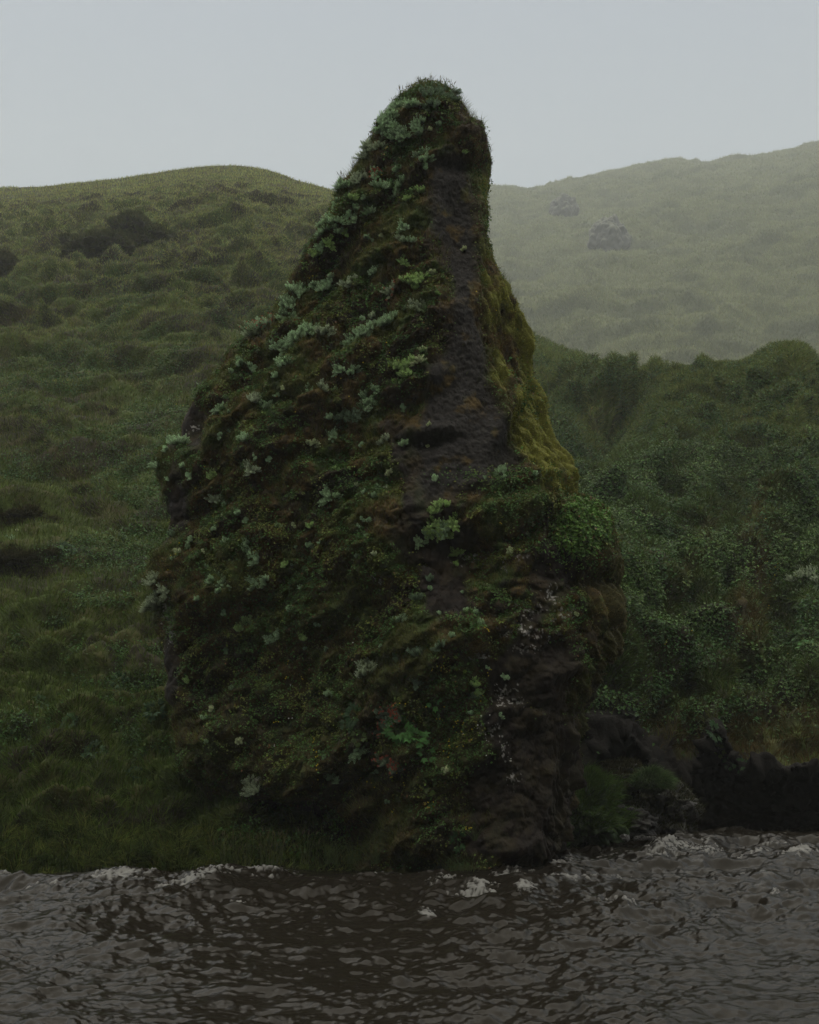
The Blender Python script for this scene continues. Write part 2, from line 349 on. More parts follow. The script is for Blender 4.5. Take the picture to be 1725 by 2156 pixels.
Bl = [(172,907),(200,935),(300,985),(350,990),(450,1000),(540,1003),(600,1003),(700,1010),(800,1032),(900,1078),(1000,1118),(1100,1165),(1200,1205),(1300,1240),(1400,1205),(1500,1190),(1700,1175),(1840,1110),(1960,1090)]
yA = [(172,15.35),(200,15.12),(300,14.98),(450,14.9),(600,14.78),(800,14.55),(1000,14.35),(1150,14.15),(1300,14.1),(1500,14.1),(1700,14.15),(1840,14.1),(1960,14.2)]
yL = [(172,15.4),(250,15.5),(400,15.6),(600,15.8),(850,15.9),(1200,15.75),(1960,15.6)]
yR = [(172,15.4),(250,15.4),(600,15.5),(1000,15.6),(1100,15.9),(1300,15.8),(1500,15.3),(1960,15.2)]
RP = 1120
s_ = np.linspace(0, 1, RP); rows = 172 + (1960 - 172) * (s_ ** 1.12)
gi = lambda pts: smooth_interp(rows, pts)
xlp, xrp, xap, xbp, ya, yl, yr_ = gi(Lft), gi(Rgt), gi(Al), gi(Bl), gi(yA), gi(yL), gi(yR)
zz = at(np.full(RP, 862.5), rows, (ya + yl) / 2)[2]
X0 = at(xlp, rows, yl)[0]; X2 = at(xap, rows, ya)[0]; X3 = at(xbp, rows, ya + .12)[0]; X4 = at(xrp, rows, yr_)[0]
wd = X4 - X0; back = np.maximum(yl, yr_)
cps = [  # closed loop of section control points, going round seen from above
 (X0, yl), (lerp(X0, X2, .33), lerp(yl, ya, .42)), (lerp(X0, X2, .68), lerp(yl, ya, .78)), (X2, ya), (X3, ya + .12 * np.minimum(1, wd)),
 (lerp(X3, X4, .62), lerp(ya + .12, yr_, .45)), (X4, yr_), (lerp(X4, X0, .12), back + .28 * wd), (lerp(X4, X0, .5), back + .42 * wd), (lerp(X4, X0, .88), back + .28 * wd)]
segs = [150, 170, 170, 190, 110, 110, 40, 30, 30, 40]
PX, PY, TT = [], [], []
nK = len(cps)
for k in range(nK):
    p0, p1, p2, p3 = [cps[(k + m) % nK] for m in (-1, 0, 1, 2)]
    t = (np.arange(segs[k]) / segs[k])[None, :]
    for arr, ix in ((PX, 0), (PY, 1)):
        a, b, c, d = [q[ix][:, None] for q in (p0, p1, p2, p3)]
        tn = .42
        m1, m2 = tn * (c - a), tn * (d - b)
        # keep the outline at the traced edges: no overshoot there
        if ix == 0 and k in (0, 6): m1 = m1 * 0
        if ix == 0 and k in (9, 5): m2 = m2 * 0
        arr.append((2*t**3 - 3*t**2 + 1) * b + (t**3 - 2*t**2 + t) * m1 + (-2*t**3 + 3*t**2) * c + (t**3 - t**2) * m2)
    TT.append(k + t[0])
X = np.concatenate(PX, 1); Y = np.concatenate(PY, 1); T = np.concatenate(TT)[None, :]
CP = X.shape[1]
Z = np.repeat(zz[:, None], CP, 1)
P = np.stack([X, Y, Z], -1).astype(np.float32)
N = grid_normals(P, True)
cen = P.mean(1, keepdims=True)
if ((P - cen) * N).sum(-1).mean() < 0: N = -N
qx, qy = proj(X, Y, Z)
frontness = np.where(T <= 6, 1.0, 0.0) * np.ones((RP, 1))
# zones
wob = 16 * fbm(X * 1.6, Y, Z * 1.6, 3, 80)
Aq, Bq = np.interp(qy, [p[0] for p in Al], [p[1] for p in Al]), np.interp(qy, [p[0] for p in Bl], [p[1] for p in Bl])
panel = sst(-20, 24, qx + wob * 1.5 - Aq) * sst(18, -18, qx + wob - Bq) * sst(318, 350, qy + wob) * sst(1060, 985, qy + wob * 1.5 + (qx - 1000) * .35) * frontness
right = sst(-16, 22, qx + wob * 1.4 - Bq) * frontness * sst(250, 300, qy) 
right_up = right * sst(1060, 1020, qy + wob)
lowrock = frontness * np.clip(ell(qx, qy, 1110, 1640, 110, 230, 0) * 1.6 + ell(qx, qy, 1175, 1205, 55, 60, -20) * 1.5 + 1.4 * ell(qx, qy, 925, 1180, 80, 95, 30) + 1.2 * ell(qx, qy, 895, 1050, 55, 80, 10) + .8 * ell(qx, qy, 1150, 1100, 18, 60, -15) + ell(qx, qy, 405, 895, 32, 55, 0) * 1.5 + ell(qx, qy, 370, 1060, 30, 80, 0) + ell(qx, qy, 845, 925, 60, 50, -30) * 1.1 + ell(qx, qy, 560, 1740, 110, 45, 0) * 1.3 + ell(qx, qy, 1120, 1400, 90, 110) * .7+ ell(qx, qy, 355, 1390, 22, 90) *1.1, 0, 1)
lowrock = sst(.35, .75, lowrock + .55 * fbm(X * 2.4, Y * 2.4, Z * 2.0, 4, 81))
mossy = (1 - panel) * (1 - lowrock)
cs, sn = math.cos(math.radians(38)), math.sin(math.radians(38))
U = X * cs + Z * sn; W = -X * sn + Z * cs           # U runs up to the right along the ledges
wq = .35 * fbm(X * .9, Y * .9, Z * .9, 3, 82)
L1 = fbm(U * .55 + wq, Y * .5, W * 1.5 + wq, 3, 83)
L2 = perlin(U * 1.5 + wq * 2, Y * 1.5, W * 3.2 + wq * 2, 84)
L3 = perlin(U * 3.6, Y * 3.6, W * 5.5 + wq * 3, 85); L4 = perlin(U * 8, Y * 8, W * 10, 86); L5 = fbm(X * 17, Y * 17, Z * 17, 3, 87)
left_z = (1 - right) * (1 - panel)
D = left_z * (.20 * L1 + .085 * bil(L2) + .065 * bil(L3) + .026 * bil(L4)) * (1 - .45 * lowrock)
D += .016 * L5
D += .10 * (1 - left_z) * fbm(X * 1.1, Y * 1.1, Z * .7, 3, 88)
st = fbm(X * 4.5 + Z * .9, Y * 4.5, Z * .55, 4, 89)                 # hanging streaks on the right face
D += right * (.35 + .65 * sst(350, 700, qy)) * (.10 * bil(st) + .05 * bil(fbm(X * 11 + Z * 2, Y * 11, Z * 1.6, 2, 90)))
D += (panel + lowrock * .7) * (.011 * fbm(X * 6 + Z * 3.5, Y * 6, Z * 2.2 - X * 1.2, 5, 91))
for fx, fy, rx, ry, ro, am in [
 (985,295,70,32,-12,.16),(950,330,60,14,-8,.10),(985,350,75,16,0,-.10),(905,235,60,35,0,.10),(880,345,24,22,0,.12),(862,420,26,20,20,.14),(820,470,45,22,30,.13),(735,455,28,34,0,.10),
 (960,480,26,110,0,-.10),
 (905,690,75,20,30,.15),(880,755,60,22,35,.14),(865,812,75,20,28,.20),(850,850,80,18,20,-.14),(905,905,55,16,5,.13),(905,930,50,12,5,-.12),(800,560,60,24,28,.10),(800,640,90,18,30,.12),(905,640,50,14,0,.12),
 (560,740,90,26,25,.16),(430,820,40,26,30,.22),(408,900,30,50,0,-.16),(345,945,26,20,10,-.03),(360,1060,26,60,0,-.14),(338,1170,26,34,0,.06),(335,1300,26,50,0,-.18),(350,1225,30,18,0,.08),
 (640,880,90,20,28,.13),(560,960,90,22,30,.12),(700,1000,90,20,28,.12),(520,1080,80,24,25,.13),(650,1130,90,24,28,.13),(440,1130,60,26,20,.13),(760,1090,70,22,25,.12),(480,1260,80,28,15,.14),(640,1280,90,28,20,.12),(830,1060,60,24,20,.10),
 (1085,900,16,75,-22,-.14),(1062,880,22,80,-22,.12),(1120,1000,50,12,-5,.08),(1080,1015,80,15,0,.06),(1060,1050,60,20,0,-.10),(1130,1075,60,28,0,.20),(1140,1155,40,30,0,.10),(1050,1060,40,26,0,.12),(950,1150,90,60,-20,-.28),(1000,1230,80,50,0,-.16),(1030,1330,110,60,0,.10),
 (1168,1090,12,48,-10,-.2),(1235,1120,44,50,0,.22),(1250,1190,40,24,0,.15),(1255,1224,45,14,-10,-.08),(1275,1290,26,70,0,.04),(1215,1220,14,60,30,-.12),(1180,1210,45,60,20,-.08),
 (1120,1400,110,60,0,.10),(1120,1560,80,100,0,-.06),(980,1500,70,70,0,.08),(850,1560,120,70,0,.10),(880,1730,60,60,0,.14),(760,1600,60,50,0,-.08),(500,1560,90,70,0,.10),(590,1610,90,40,0,.16),(560,1745,120,50,0,-.55),(700,1780,60,60,0,-.25),(880,1830,90,30,0,-.25),(460,1690,30,60,0,-.2),(1100,1790,80,30,0,.10),(1250,1440,20,50,0,.05),(1230,1500,14,200,0,-.05)]:
    D = D + am * (.75 if fx < 930 and am > 0 else 1) * ell(qx, qy, fx, fy, rx, ry, ro) * frontness
topf = sst(0, .06, s_)[:, None]
edge = np.exp(-((T - 0) / .40) ** 2) + np.exp(-((T - 10) / .4) ** 2) + np.exp(-((T - 6) / (.45 + .5 * sst(520, 400, rows)[:, None])) ** 2)
D = D * (1 - np.minimum(edge, 1) * (.80 - .25 * sst(900, 1100, rows)[:, None]))
D = D * (.25 + .75 * topf) * np.clip(.25 + wd[:, None] / 2.6, .4, 1)
P = P + N * D[..., None].astype(np.float32)
PP = P; PN = grid_normals(P, True)
if ((P - cen) * PN).sum(-1).mean() < 0: PN = -PN
X, Y, Z = PP[..., 0], PP[..., 1], PP[..., 2]
qx, qy = proj(X, Y, Z)
m1 = fbm(U * 1.1, Y, W * 2.0, 4, 92); m2 = fbm(X * 3.5, Y * 3.5, Z * 3.5, 4, 93); m3 = fbm(X * 12, Y * 12, Z * 12, 3, 94)
brown = np.array([.095, .062, .016], np.float32)
pc = np.tile(brown, X.shape + (1,))
pc = mixc(pc, (.080, .085, .018), sst(-.15, .35, m1 + m2 * .6))
pc = mixc(pc, (.050, .088, .018), sst(.15, .5, m2) * .7)
pc = mixc(pc, (.022, .016, .011), sst(.05, .45, -m1 + m3 * .5) * .75)
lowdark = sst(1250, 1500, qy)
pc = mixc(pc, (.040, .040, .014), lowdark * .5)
pc = mixc(pc, (.050, .060, .014), ell(qx, qy, 735, 1250, 60, 70) * .8 * frontness)
yg = np.array([.185, .185, .032], np.float32)
rmoss = right_up * sst(-.3, .12, m2 * .5 + .35 * bil(st) - .15 + .9 * ell(qx, qy, 1120, 880, 45, 190, -20) - .25 * sst(620, 480, qy))
pc = mixc(pc, yg, np.clip(rmoss, 0, 1))
pc = mixc(pc, (.065, .050, .014), right_up * sst(.3, .8, ell(qx, qy, 1068, 850, 20, 90, -22) + .4 * m2))
pc = mixc(pc, (.060, .055, .014), right * sst(1050, 1120, qy) * sst(-.3, .3, st) * .9)
rk = np.array([.027, .023, .020], np.float32)
strk = fbm(X * 14 + Z * 6, Y * 14, Z * 14 - X * 6, 3, 95)
rkc = rk * (1 + .8 * (m3 * .5 + strk * .5))[..., None]
pc = pc + (rkc - pc) * (panel * sst(-.65, -.2, m2))[..., None]
pc = pc + (rkc * np.array([.62, .46, .33], np.float32) - pc) * (lowrock * (1 - panel) * (.75 + .25 * sst(-.2, .2, m2)))[..., None]
# pale crust lichen, in blotches on the dark lower rock
lz = np.zeros_like(qx)
for lx, ly, rx, ry in [(1062,1195,9,14),(789,1217,14,12),(1060,1460,30,22),(1092,1478,20,12),(1100,1170,40,8),(1130,1280,45,14),(1110,1330,50,22),(1172,1330,18,18),(1100,1365,36,12),(1060,1575,9,26),(1030,1540,20,20),(1080,1640,14,20),(350,1290,10,60),(360,1330,8,30),(1180,1290,30,12),(800,1225,16,14),(545,1640,9,9),(410,900,14,14),(995,1175,40,14),(1010,1380,18,10),(1160,1255,18,22)]:
    lz = np.maximum(lz, ell(qx, qy, lx, ly, rx, ry))
sp_ = perlin(X * 42, Y * 42, Z * 42, 96) * .6 + perlin(X * 22, Y * 22, Z * 22, 97) * .6
lic = sst(.36, .44, sp_ + .42 * lz - .12) * sst(.08, .2, lz) * frontness
pc = pc + (np.array([.40, .38, .36], np.float32) * (1 + m3)[..., None] - pc) * (lic * .85)[..., None]
PCOL = pc
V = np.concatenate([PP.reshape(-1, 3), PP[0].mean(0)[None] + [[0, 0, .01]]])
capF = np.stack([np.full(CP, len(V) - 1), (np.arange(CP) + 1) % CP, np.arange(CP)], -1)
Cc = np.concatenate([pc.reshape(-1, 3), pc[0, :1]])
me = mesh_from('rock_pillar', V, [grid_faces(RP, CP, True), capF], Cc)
pillar = link('rock_pillar', me, M_rock, label='tall tapering rock pillar clad in brown and green moss, standing at the river edge', cat='rock')

# ray tools for putting plants on the real surfaces -----------------------------
def lowres(P, a, b):
    Q = P[::a, ::b]; R, C = Q.shape[:2]; return Q.reshape(-1, 3), grid_faces(R, C)
def bvh(P, a, b):
    V, Fq = lowres(P, a, b); return BVHTree.FromPolygons([Vector(q) for q in V.tolist()], Fq.tolist())
T_pil, T_hill, T_far = bvh(PP, 5, 5), bvh(HP, 4, 4), bvh(FP, 4, 4)
ORG = Vector((0, 0, CAMZ))
def hit(px, py, trees):
    a, b = ray(px, py); d = Vector((float(a), 1, float(b))).normalized(); best = None
    for t in trees:
        r = t.ray_cast(ORG, d)
        if r[0] is not None and (best is None or r[3] < best[1]):
            n = r[1]
            if n.dot(d) > 0: n = -n
            best = (r[0], r[3], n)
    return best

# ================================================================== RIVER
th = np.concatenate([np.linspace(-1.2, -.40, 60, endpoint=False), np.linspace(-.40, .40, 1000, endpoint=False), np.linspace(.40, 1.2, 60)])
rr = np.concatenate([np.linspace(2.6, 5.8, 60, endpoint=False), 5.8 * (21 / 5.8) ** np.linspace(0, 1, 900, endpoint=False), np.linspace(21, 30, 20)])
WX = np.tan(th)[None, :] * rr[:, None]; WY = rr[:, None] + 0 * WX
def ridge(n): return 1 - np.sqrt(n * n + .004) * 2.0
wa = fbm(WX * .35, WY * .45, 0, 3, 101); wb = fbm(WX * .35, WY * .45, 9, 3, 102)
cz, sz_ = math.cos(.22), math.sin(.22)
xx, yy = (WX + wa * .22) * cz + (WY + wb * .2) * sz_, -(WX + wa * .22) * sz_ + (WY + wb * .2) * cz
slick = sst(13.4, 14.3, WY + .4 * wa) * sst(1.5, -.5, WX + WY * .1 - 1)
amp = .80 + .40 * sst(9.5, 12.6, WY) + .35 * wb
w1 = ridge(perlin(xx * .50, yy * .95, .3, 103)); w2 = ridge(perlin(xx * 1.15, yy * 2.0, .7, 104))
w3 = .6 * ridge(perlin(xx * 2.5, yy * 3.9, 1.1, 105)) + .8 * perlin(xx * 2.9, yy * 4.0, 4.1, 115)
w4 = .5 * ridge(perlin(xx * 5.2, yy * 7.6, 1.7, 106)) + perlin(xx * 6.1, yy * 8.0, 5.7, 116)
w5 = perlin(xx * 12, yy * 16, 2, 107) + .5 * ridge(perlin(xx * 11, yy * 14, 9, 117)); w6 = perlin(xx * 25, yy * 31, 3, 118)
WH = amp * ((.055 + .03 * sst(8.5, 12, WY)) * w1 + (.045 + .03 * sst(8.5, 12, WY)) * w2 + .034 * w3 + .024 * w4 + .0125 * w5 + .0055 * w6) - .095
WH = WH * (1 - .75 * slick)
foam = np.zeros_like(WX)
wqx, wqy = proj(WX, WY, 0 * WX)
spots = [(240,1866,60,10,1.),(400,1874,70,7,1.),(455,1862,45,8,.8),(560,1852,55,13,.9),(520,1898,25,8,.6),(1005,1886,50,9,1.),(1110,1886,26,15,1.),(1240,1856,85,9,1.),(1440,1808,70,10,.9),(1400,1818,40,8,.9),(1500,1806,30,8,.8),(1640,1797,26,6,.9),(1700,1814,34,6,1.2),(890,1924,26,7,1.),(1320,1928,16,9,.9),(690,1940,18,5,.5),(1080,1850,50,8,.8),(900,1850,60,6,.6),(940,1872,40,8,.7),(800,1860,60,5,.5),(1180,1840,30,7,.6),(1290,1905,50,7,.45),(1570,1850,60,5,.35),(1350,1895,60,6,.3),(1200,1828,20,8,.7),(1640,1900,20,5,.6),(1600,1812,40,5,.7),(60,1885,40,5,.5),(20,1870,25,6,.7),(150,1880,50,5,.5),(760,1880,40,5,.4),(1160,1985,14,4,.5),(840,2085,30,7,.35),(1245,2120,8,8,.6)]
for fx, fy, rx, ry, am in spots:
    g = ell(wqx + 30 * wa, wqy + 6 * wb, fx, fy - 2, rx * 1.1, ry * .75, 4)
    g2 = ell(wqx + 30 * wa, wqy + 6 * wb, fx - 8, fy - 6, rx * 1.25, ry * 1.7, 4)
    WH += .08 * am * g2; foam = np.maximum(foam, am * g)
fn = fbm(xx * 9, yy * 9, 3, 4, 108); fn2 = fbm(xx * 26, yy * 20, 3, 3, 109); fnx = fbm(xx * 4.5, yy * 20, 7, 3, 110)
crest_ = sst(.86, .98, .5 * w2 + .5 * w1) * sst(10.5, 12.5, WY) * (1 - slick)
fleck = sst(.5, .7, w3 * .4 + w2 * .3 + fn * .3)
foamv = np.clip(.95 * sst(.50, 1.0, foam * .95 + (fn * .55 + fnx * .25 + fn2 * .7) * sst(.02, .3, foam)) + .22 * sst(.6, .95, crest_ + fn * .6 - .1) + .25 * fleck * sst(.25, .5, fn) * sst(9, 13, WY), 0, 1)
WH += foamv * (.020 * fn2 + .004)
wc = np.tile(np.array([.0155, .0128, .0090], np.float32), WX.shape + (1,))
wc = mixc(wc, (.28, .275, .255), foamv * .8)
WPt = np.stack([WX, WY, WH], -1)
me = mesh_from('river', WPt.reshape(-1, 3), grid_faces(len(rr), len(th)), wc.reshape(-1, 3), {'foam': foamv})
M_water = bpy.data.materials.new('river_water'); M_water.use_nodes = True
t = M_water.node_tree; p = t.nodes['Principled BSDF']
a = t.nodes.new('ShaderNodeAttribute'); a.attribute_name = 'col'; t.links.new(a.outputs['Color'], p.inputs['Base Color'])
fa_ = t.nodes.new('ShaderNodeAttribute'); fa_.attribute_name = 'foam'
mr = t.nodes.new('ShaderNodeMapRange'); mr.inputs['To Min'].default_value = .11; mr.inputs['To Max'].default_value = .75
t.links.new(fa_.outputs['Fac'], mr.inputs[0]); t.links.new(mr.outputs[0], p.inputs['Roughness'])
p.inputs['IOR'].default_value = 1.33; p.inputs['Specular IOR Level'].default_value = .25; p.inputs['Specular Tint'].default_value = (1.0, .94, .82, 1)
g = t.nodes.new('ShaderNodeTexCoord'); mp = t.nodes.new('ShaderNodeMapping'); mp.inputs['Scale'].default_value = (1, 1.5, 1)
bn = t.nodes.new('ShaderNodeTexNoise'); bn.inputs['Scale'].default_value = 28; bn.inputs['Detail'].default_value = 6; bn.inputs['Roughness'].default_value = .62
b = t.nodes.new('ShaderNodeBump'); b.inputs['Strength'].default_value = .45; b.inputs['Distance'].default_value = .006
t.links.new(g.outputs['Object'], mp.inputs[0]); t.links.new(mp.outputs[0], bn.inputs['Vector']); t.links.new(bn.outputs[0], b.inputs['Height']); t.links.new(b.outputs[0], p.inputs['Normal'])
link('river', me, M_water, kind='structure')

# ================================================================== GRASS AND GROUND COVER (uncountable)
def dist(Q): return np.linalg.norm(Q - np.array([0, 0, CAMZ]), axis=-1)
VV = np.repeat(vv, C0, 1); 
hd = dist(HP); view = ((qx0 := proj(HP[..., 0], HP[..., 1], HP[..., 2]))[0] > -260) & (qx0[0] < 1990)
hx, hy, hz_ = HP[..., 0], HP[..., 1], HP[..., 2]
pat = fbm(hx * .35, hy * .35, hz_ * .5, 4, 201); pat2 = fbm(hx * 1.1, hy * 1.1, hz_ * 1.3, 3, 202)
rtg = np.repeat(sst(930, 1130, pxs)[None], R0, 0)
facing = np.clip((HN * norm(np.array([0, 0, CAMZ]) - HP)).sum(-1) + .25, 0, 1)
rockm = np.repeat(rt[None], R0, 0) * sst(.050, .040, VV + n1[:1].mean() * 0)
topm = sst(1.06, 1.0, VV)
lod = (np.minimum(20.0 / hd, 1.2)) ** 1.5
# --- grass on the left slope, greener and longer at the water, paler toward the crest
gw = lod * view * facing * topm * (1 - rockm) * (1 - .9 * rtg) * (.55 + sst(-.35, .1, -pat + .35 * pat2 + .3 * sst(.1, .4, VV))) 
n = 560000; s = sample_grid(HP, n, gw); p = gl(HP, s); nn = norm(gl(HN, s)); d_ = dist(p); vsel = gl(VV, s); pt = gl(pat2, s)
dirs = norm(nn * .7 + UP * .5 + rnd(n) * .35 + np.array([.12, -.15, 0], np.float32))
near = sst(24, 15, d_)
Ln = (.06 + .07 * rng.random(n)) * (1 + .9 * near * (rng.random(n) < .3)) + .0008 * d_
wdt = .004 + .00027 * d_
gc = np.tile(np.array([.100, .135, .030], np.float32), (n, 1)); gc = mixc(gc, (.320, .335, .105), sst(.10, .7, vsel + pt * .3)); gc = mixc(gc, (.070, .110, .024), near * .6)
gc = mixc(gc, (.24, .21, .12), (rng.random(n) < .14) * sst(.02, .3, vsel))
A1 = blades(p - nn * .02, dirs, Ln, wdt, jitter(gc, n, .38, .07), .45)
me = mesh_from('hillside_grass', *[q for q in merge([A1])[:2]], A1[2])
link('hillside_grass', me, M_blade, kind='stuff', label='olive green tussock grass covering the steep left hillside', cat='grass')
# --- broad leaved herbs in patches on the left slope
LQ = proj(hx, hy, hz_); LH = .32 * (ell(LQ[0], LQ[1], 210, 1500, 190, 90) + ell(LQ[0], LQ[1], 320, 1620, 110, 80) + ell(LQ[0], LQ[1], 60, 1560, 110, 60) + ell(LQ[0], LQ[1], 270, 1180, 100, 70)) - .3 * ell(LQ[0], LQ[1], 150, 1350, 120, 60)
lw = lod * view * facing * topm * (1 - rockm) * (1 - .9 * rtg) * sst(-.05, .25, pat + .3 * pat2 + LH) * sst(.75, .15, VV)
n = 150000; s = sample_grid(HP, n, lw); p = gl(HP, s); nn = norm(gl(HN, s)); d_ = dist(p)
off = rng.random(n)[:, None] ** 1.5 * .16
dd = norm(rnd(n) + np.array([0, -.4, -.1], np.float32)); ln = norm(nn * .5 + UP * .7 + rnd(n) * .6)
A2 = leaves(p + nn * off, norm(dd - ln * (dd * ln).sum(-1, keepdims=True)), ln, .022 + .020 * rng.random(n) + .0007 * d_, .016 + .012 * rng.random(n) + .0005 * d_, jitter((.048, .105, .020), n, .4, .08))
me = mesh_from('hillside_herbs', *A2[:2], A2[2], flat=True)
link('hillside_herbs', me, M_leaf, kind='stuff', label='dark green leafy herbs in patches on the left hillside', cat='ground cover')
# --- leafy cover and grass on the right ridge
rw = lod * view * facing * topm * (1 - rockm) * rtg
ribs = np.clip(ell(qx, qy, 0, 0, 1, 1), 0, 0)
HQX, HQY = proj(hx, hy, hz_)
bare = np.clip(ell(HQX, HQY, 1600, 1180, 30, 90, -14) + ell(HQX, HQY, 1570, 1320, 50, 80, -5) + 1.3 * ell(HQX, HQY, 1275, 885, 60, 36, 28) + .9 * ell(HQX, HQY, 1590, 1080, 18, 90, -28) + .8 * ell(HQX, HQY, 1460, 1180, 20, 120, -30) + .95 * sst(1420, 1580, HQY) * sst(1230, 1330, HQX) + .7 * ell(HQX, HQY, 1650, 1560, 90, 110), 0, 1)  # brown ribs and hollows, plus a lower-slope zone that stands in for shade
lw = rw * (.10 + sst(-.22, .12, pat2 + .5 * pat)) * (1 - .93 * bare) * (1 - .6 * sst(1100, 1420, HQY)) * (.7 + .3 * sst(820, 960, HQY))  # leaves thin out downslope to imitate shade near the foot
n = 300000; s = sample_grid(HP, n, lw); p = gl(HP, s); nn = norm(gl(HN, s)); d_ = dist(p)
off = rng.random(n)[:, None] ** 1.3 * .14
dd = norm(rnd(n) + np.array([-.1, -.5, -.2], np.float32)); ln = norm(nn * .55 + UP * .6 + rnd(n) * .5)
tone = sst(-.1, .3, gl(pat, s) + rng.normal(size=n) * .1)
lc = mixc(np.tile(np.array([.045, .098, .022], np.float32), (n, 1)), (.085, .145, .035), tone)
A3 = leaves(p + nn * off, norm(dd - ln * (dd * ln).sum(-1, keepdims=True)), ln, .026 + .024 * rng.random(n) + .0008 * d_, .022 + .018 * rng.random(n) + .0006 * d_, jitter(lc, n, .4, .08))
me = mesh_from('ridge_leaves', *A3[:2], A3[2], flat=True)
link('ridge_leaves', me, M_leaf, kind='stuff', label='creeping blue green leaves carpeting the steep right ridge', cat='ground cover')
gw = rw * (1 - .85 * ell(HQX, HQY, 1275, 890, 50, 30, 28)) * (.35 + sst(0, .3, -pat2) + .6 * sst(960, 820, HQY)) * (1 - .6 * sst(.5, 1, bare) * sst(1500, 1600, HQY))  # bare includes the lower-slope zone that stands in for shade
n = 210000; s = sample_grid(HP, n, gw); p = gl(HP, s); nn = norm(gl(HN, s)); d_ = dist(p); br = gl(bare, s)  # br: brown ribs and hollows, plus the low stand-in for shade
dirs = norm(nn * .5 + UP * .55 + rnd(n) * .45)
gc = mixc(np.tile(np.array([.060, .092, .022], np.float32), (n, 1)), (.080, .060, .018), br); gc = mixc(gc, (.15, .18, .050), sst(.25, .75, gl(VV, s)))  # brown blades on the ribs, and low down as painted shade
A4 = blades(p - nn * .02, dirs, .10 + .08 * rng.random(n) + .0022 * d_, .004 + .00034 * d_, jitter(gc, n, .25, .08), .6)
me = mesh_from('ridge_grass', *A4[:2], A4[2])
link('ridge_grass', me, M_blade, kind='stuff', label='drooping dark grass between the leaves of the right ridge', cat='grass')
# --- far hill grass
fd = dist(FP); fpx_, fpy_ = proj(FP[..., 0], FP[..., 1], FP[..., 2])
ff = np.clip((FN * norm(np.array([0, 0, CAMZ]) - FP)).sum(-1) + .2, 0, 1)
fw_ = (170 / fd) ** 1.3 * ff * ((fpx_ > 700) & (fpx_ < 1950) & (fpy_ < 900)) * sst(1.05, 1.0, np.repeat(fv_, CF, 1)) + 1e-9
n = 260000; s = sample_grid(FP, n, fw_); p = gl(FP, s); nn = norm(gl(FN, s)); d_ = dist(p)
dirs = norm(nn * .4 + UP * .7 + rnd(n) * .5); fcn = fbm(p[:, 0] * .08, p[:, 1] * .08, p[:, 2] * .13, 3, 61)
gc = mixc(np.tile(np.array([.21, .225, .10], np.float32), (n, 1)), (.14, .155, .07), sst(0, .35, fcn))
A5 = blades(p, dirs, .25 + .25 * rng.random(n) + .0010 * d_, .03 + .00028 * d_, jitter(gc, n, .18, .05), .6)
me = mesh_from('far_hill_grass', *A5[:2], A5[2])
link('far_hill_grass', me, M_blade, kind='stuff', label='pale grass on the misty far hill behind the pillar', cat='grass')
# --- grass on the near bank and the added shade wall behind the camera is left to the turf material
# ------------------------------------------------------------------ moss fuzz, leaves and grass on the pillar
def open_grid(A): return np.concatenate([A, A[:, :1]], 1)
oPP, oPN, oPC = open_grid(PP), open_grid(PN), open_grid(PCOL)
def og(a): return open_grid(a * np.ones((RP, CP)))
vis = np.where(T <= 6.2, 1.0, .12)
pqx, pqy = proj(PP[..., 0], PP[..., 1], PP[..., 2])
wgt = og(vis * (mossy * 1.0 + .16 * panel * (1 - .8 * sst(330, 420, qy) * 0) + .10 * lowrock) * (pqy < 1838))
n = 330000; s = sample_grid(oPP, n, wgt); p = gl(oPP, s); nn = norm(gl(oPN, s)); c = gl(oPC, s); rgm = gl(og(right), s)
dirs = norm(nn * .75 + UP * np.where(rgm > .5, -.35, .25)[:, None].astype(np.float32) + rnd(n) * .55)
A6 = blades(p - nn * .004, dirs, .012 + .026 * rng.random(n) ** 1.5, .0045 + .004 * rng.random(n), jitter(c * 1.5, n, .45, .09), .35)
me = mesh_from('pillar_moss', *A6[:2], A6[2])
link('pillar_moss', me, M_blade, kind='stuff', label='shaggy brown and green moss coating the rock pillar', cat='moss')
pa = fbm(PP[..., 0] * 1.6, PP[..., 1] * 1.6, PP[..., 2] * 1.6, 3, 211); pb = fbm(PP[..., 0] * 5, PP[..., 1] * 5, PP[..., 2] * 5, 2, 212)
topl = sst(.15, .5, PN[..., 2] + .3)
knob = ell(qx, qy, 1225, 1110, 50, 55, -35) * 2.2
lowleaf = ell(qx, qy, 960, 1540, 120, 130) * .9 + ell(qx, qy, 520, 1300, 180, 260) * .4
wl = og(np.clip(vis * (left_z * mossy * (.12 + topl) * sst(-.1, .2, pa + pb * .6 + lowleaf * .3) * (1 - .45 * sst(1250, 1450, qy)) + knob + lowleaf * .35 * (1 - lowrock) + .25 * ell(qx, qy, 1110, 830, 35, 60) + .5 * ell(qx, qy, 1060, 1000, 110, 14) + .15 * right * sst(620, 500, qy)), 0, 3) * (pqy < 1830))
n = 105000; s = sample_grid(oPP, n, wl); p = gl(oPP, s); nn = norm(gl(oPN, s)); kq = gl(og(knob), s)
off = rng.random(n)[:, None] ** 1.5 * .05
ln = norm(nn * .7 + UP * .5 + rnd(n) * .55); dd = rnd(n)
sz = .016 + .020 * rng.random(n) + .012 * (kq > .5)
tn = fbm(p[:, 0] * 3, p[:, 1] * 3, p[:, 2] * 3, 3, 213)
lc = mixc(np.tile(np.array([.085, .160, .038], np.float32), (n, 1)), (.150, .180, .035), sst(0, .35, tn)); lc = mixc(lc, (.12, .22, .045), (kq > .5) * 1.0)
lc = mixc(lc, (.16, .10, .04), (rng.random(n) < .04) * 1.0)
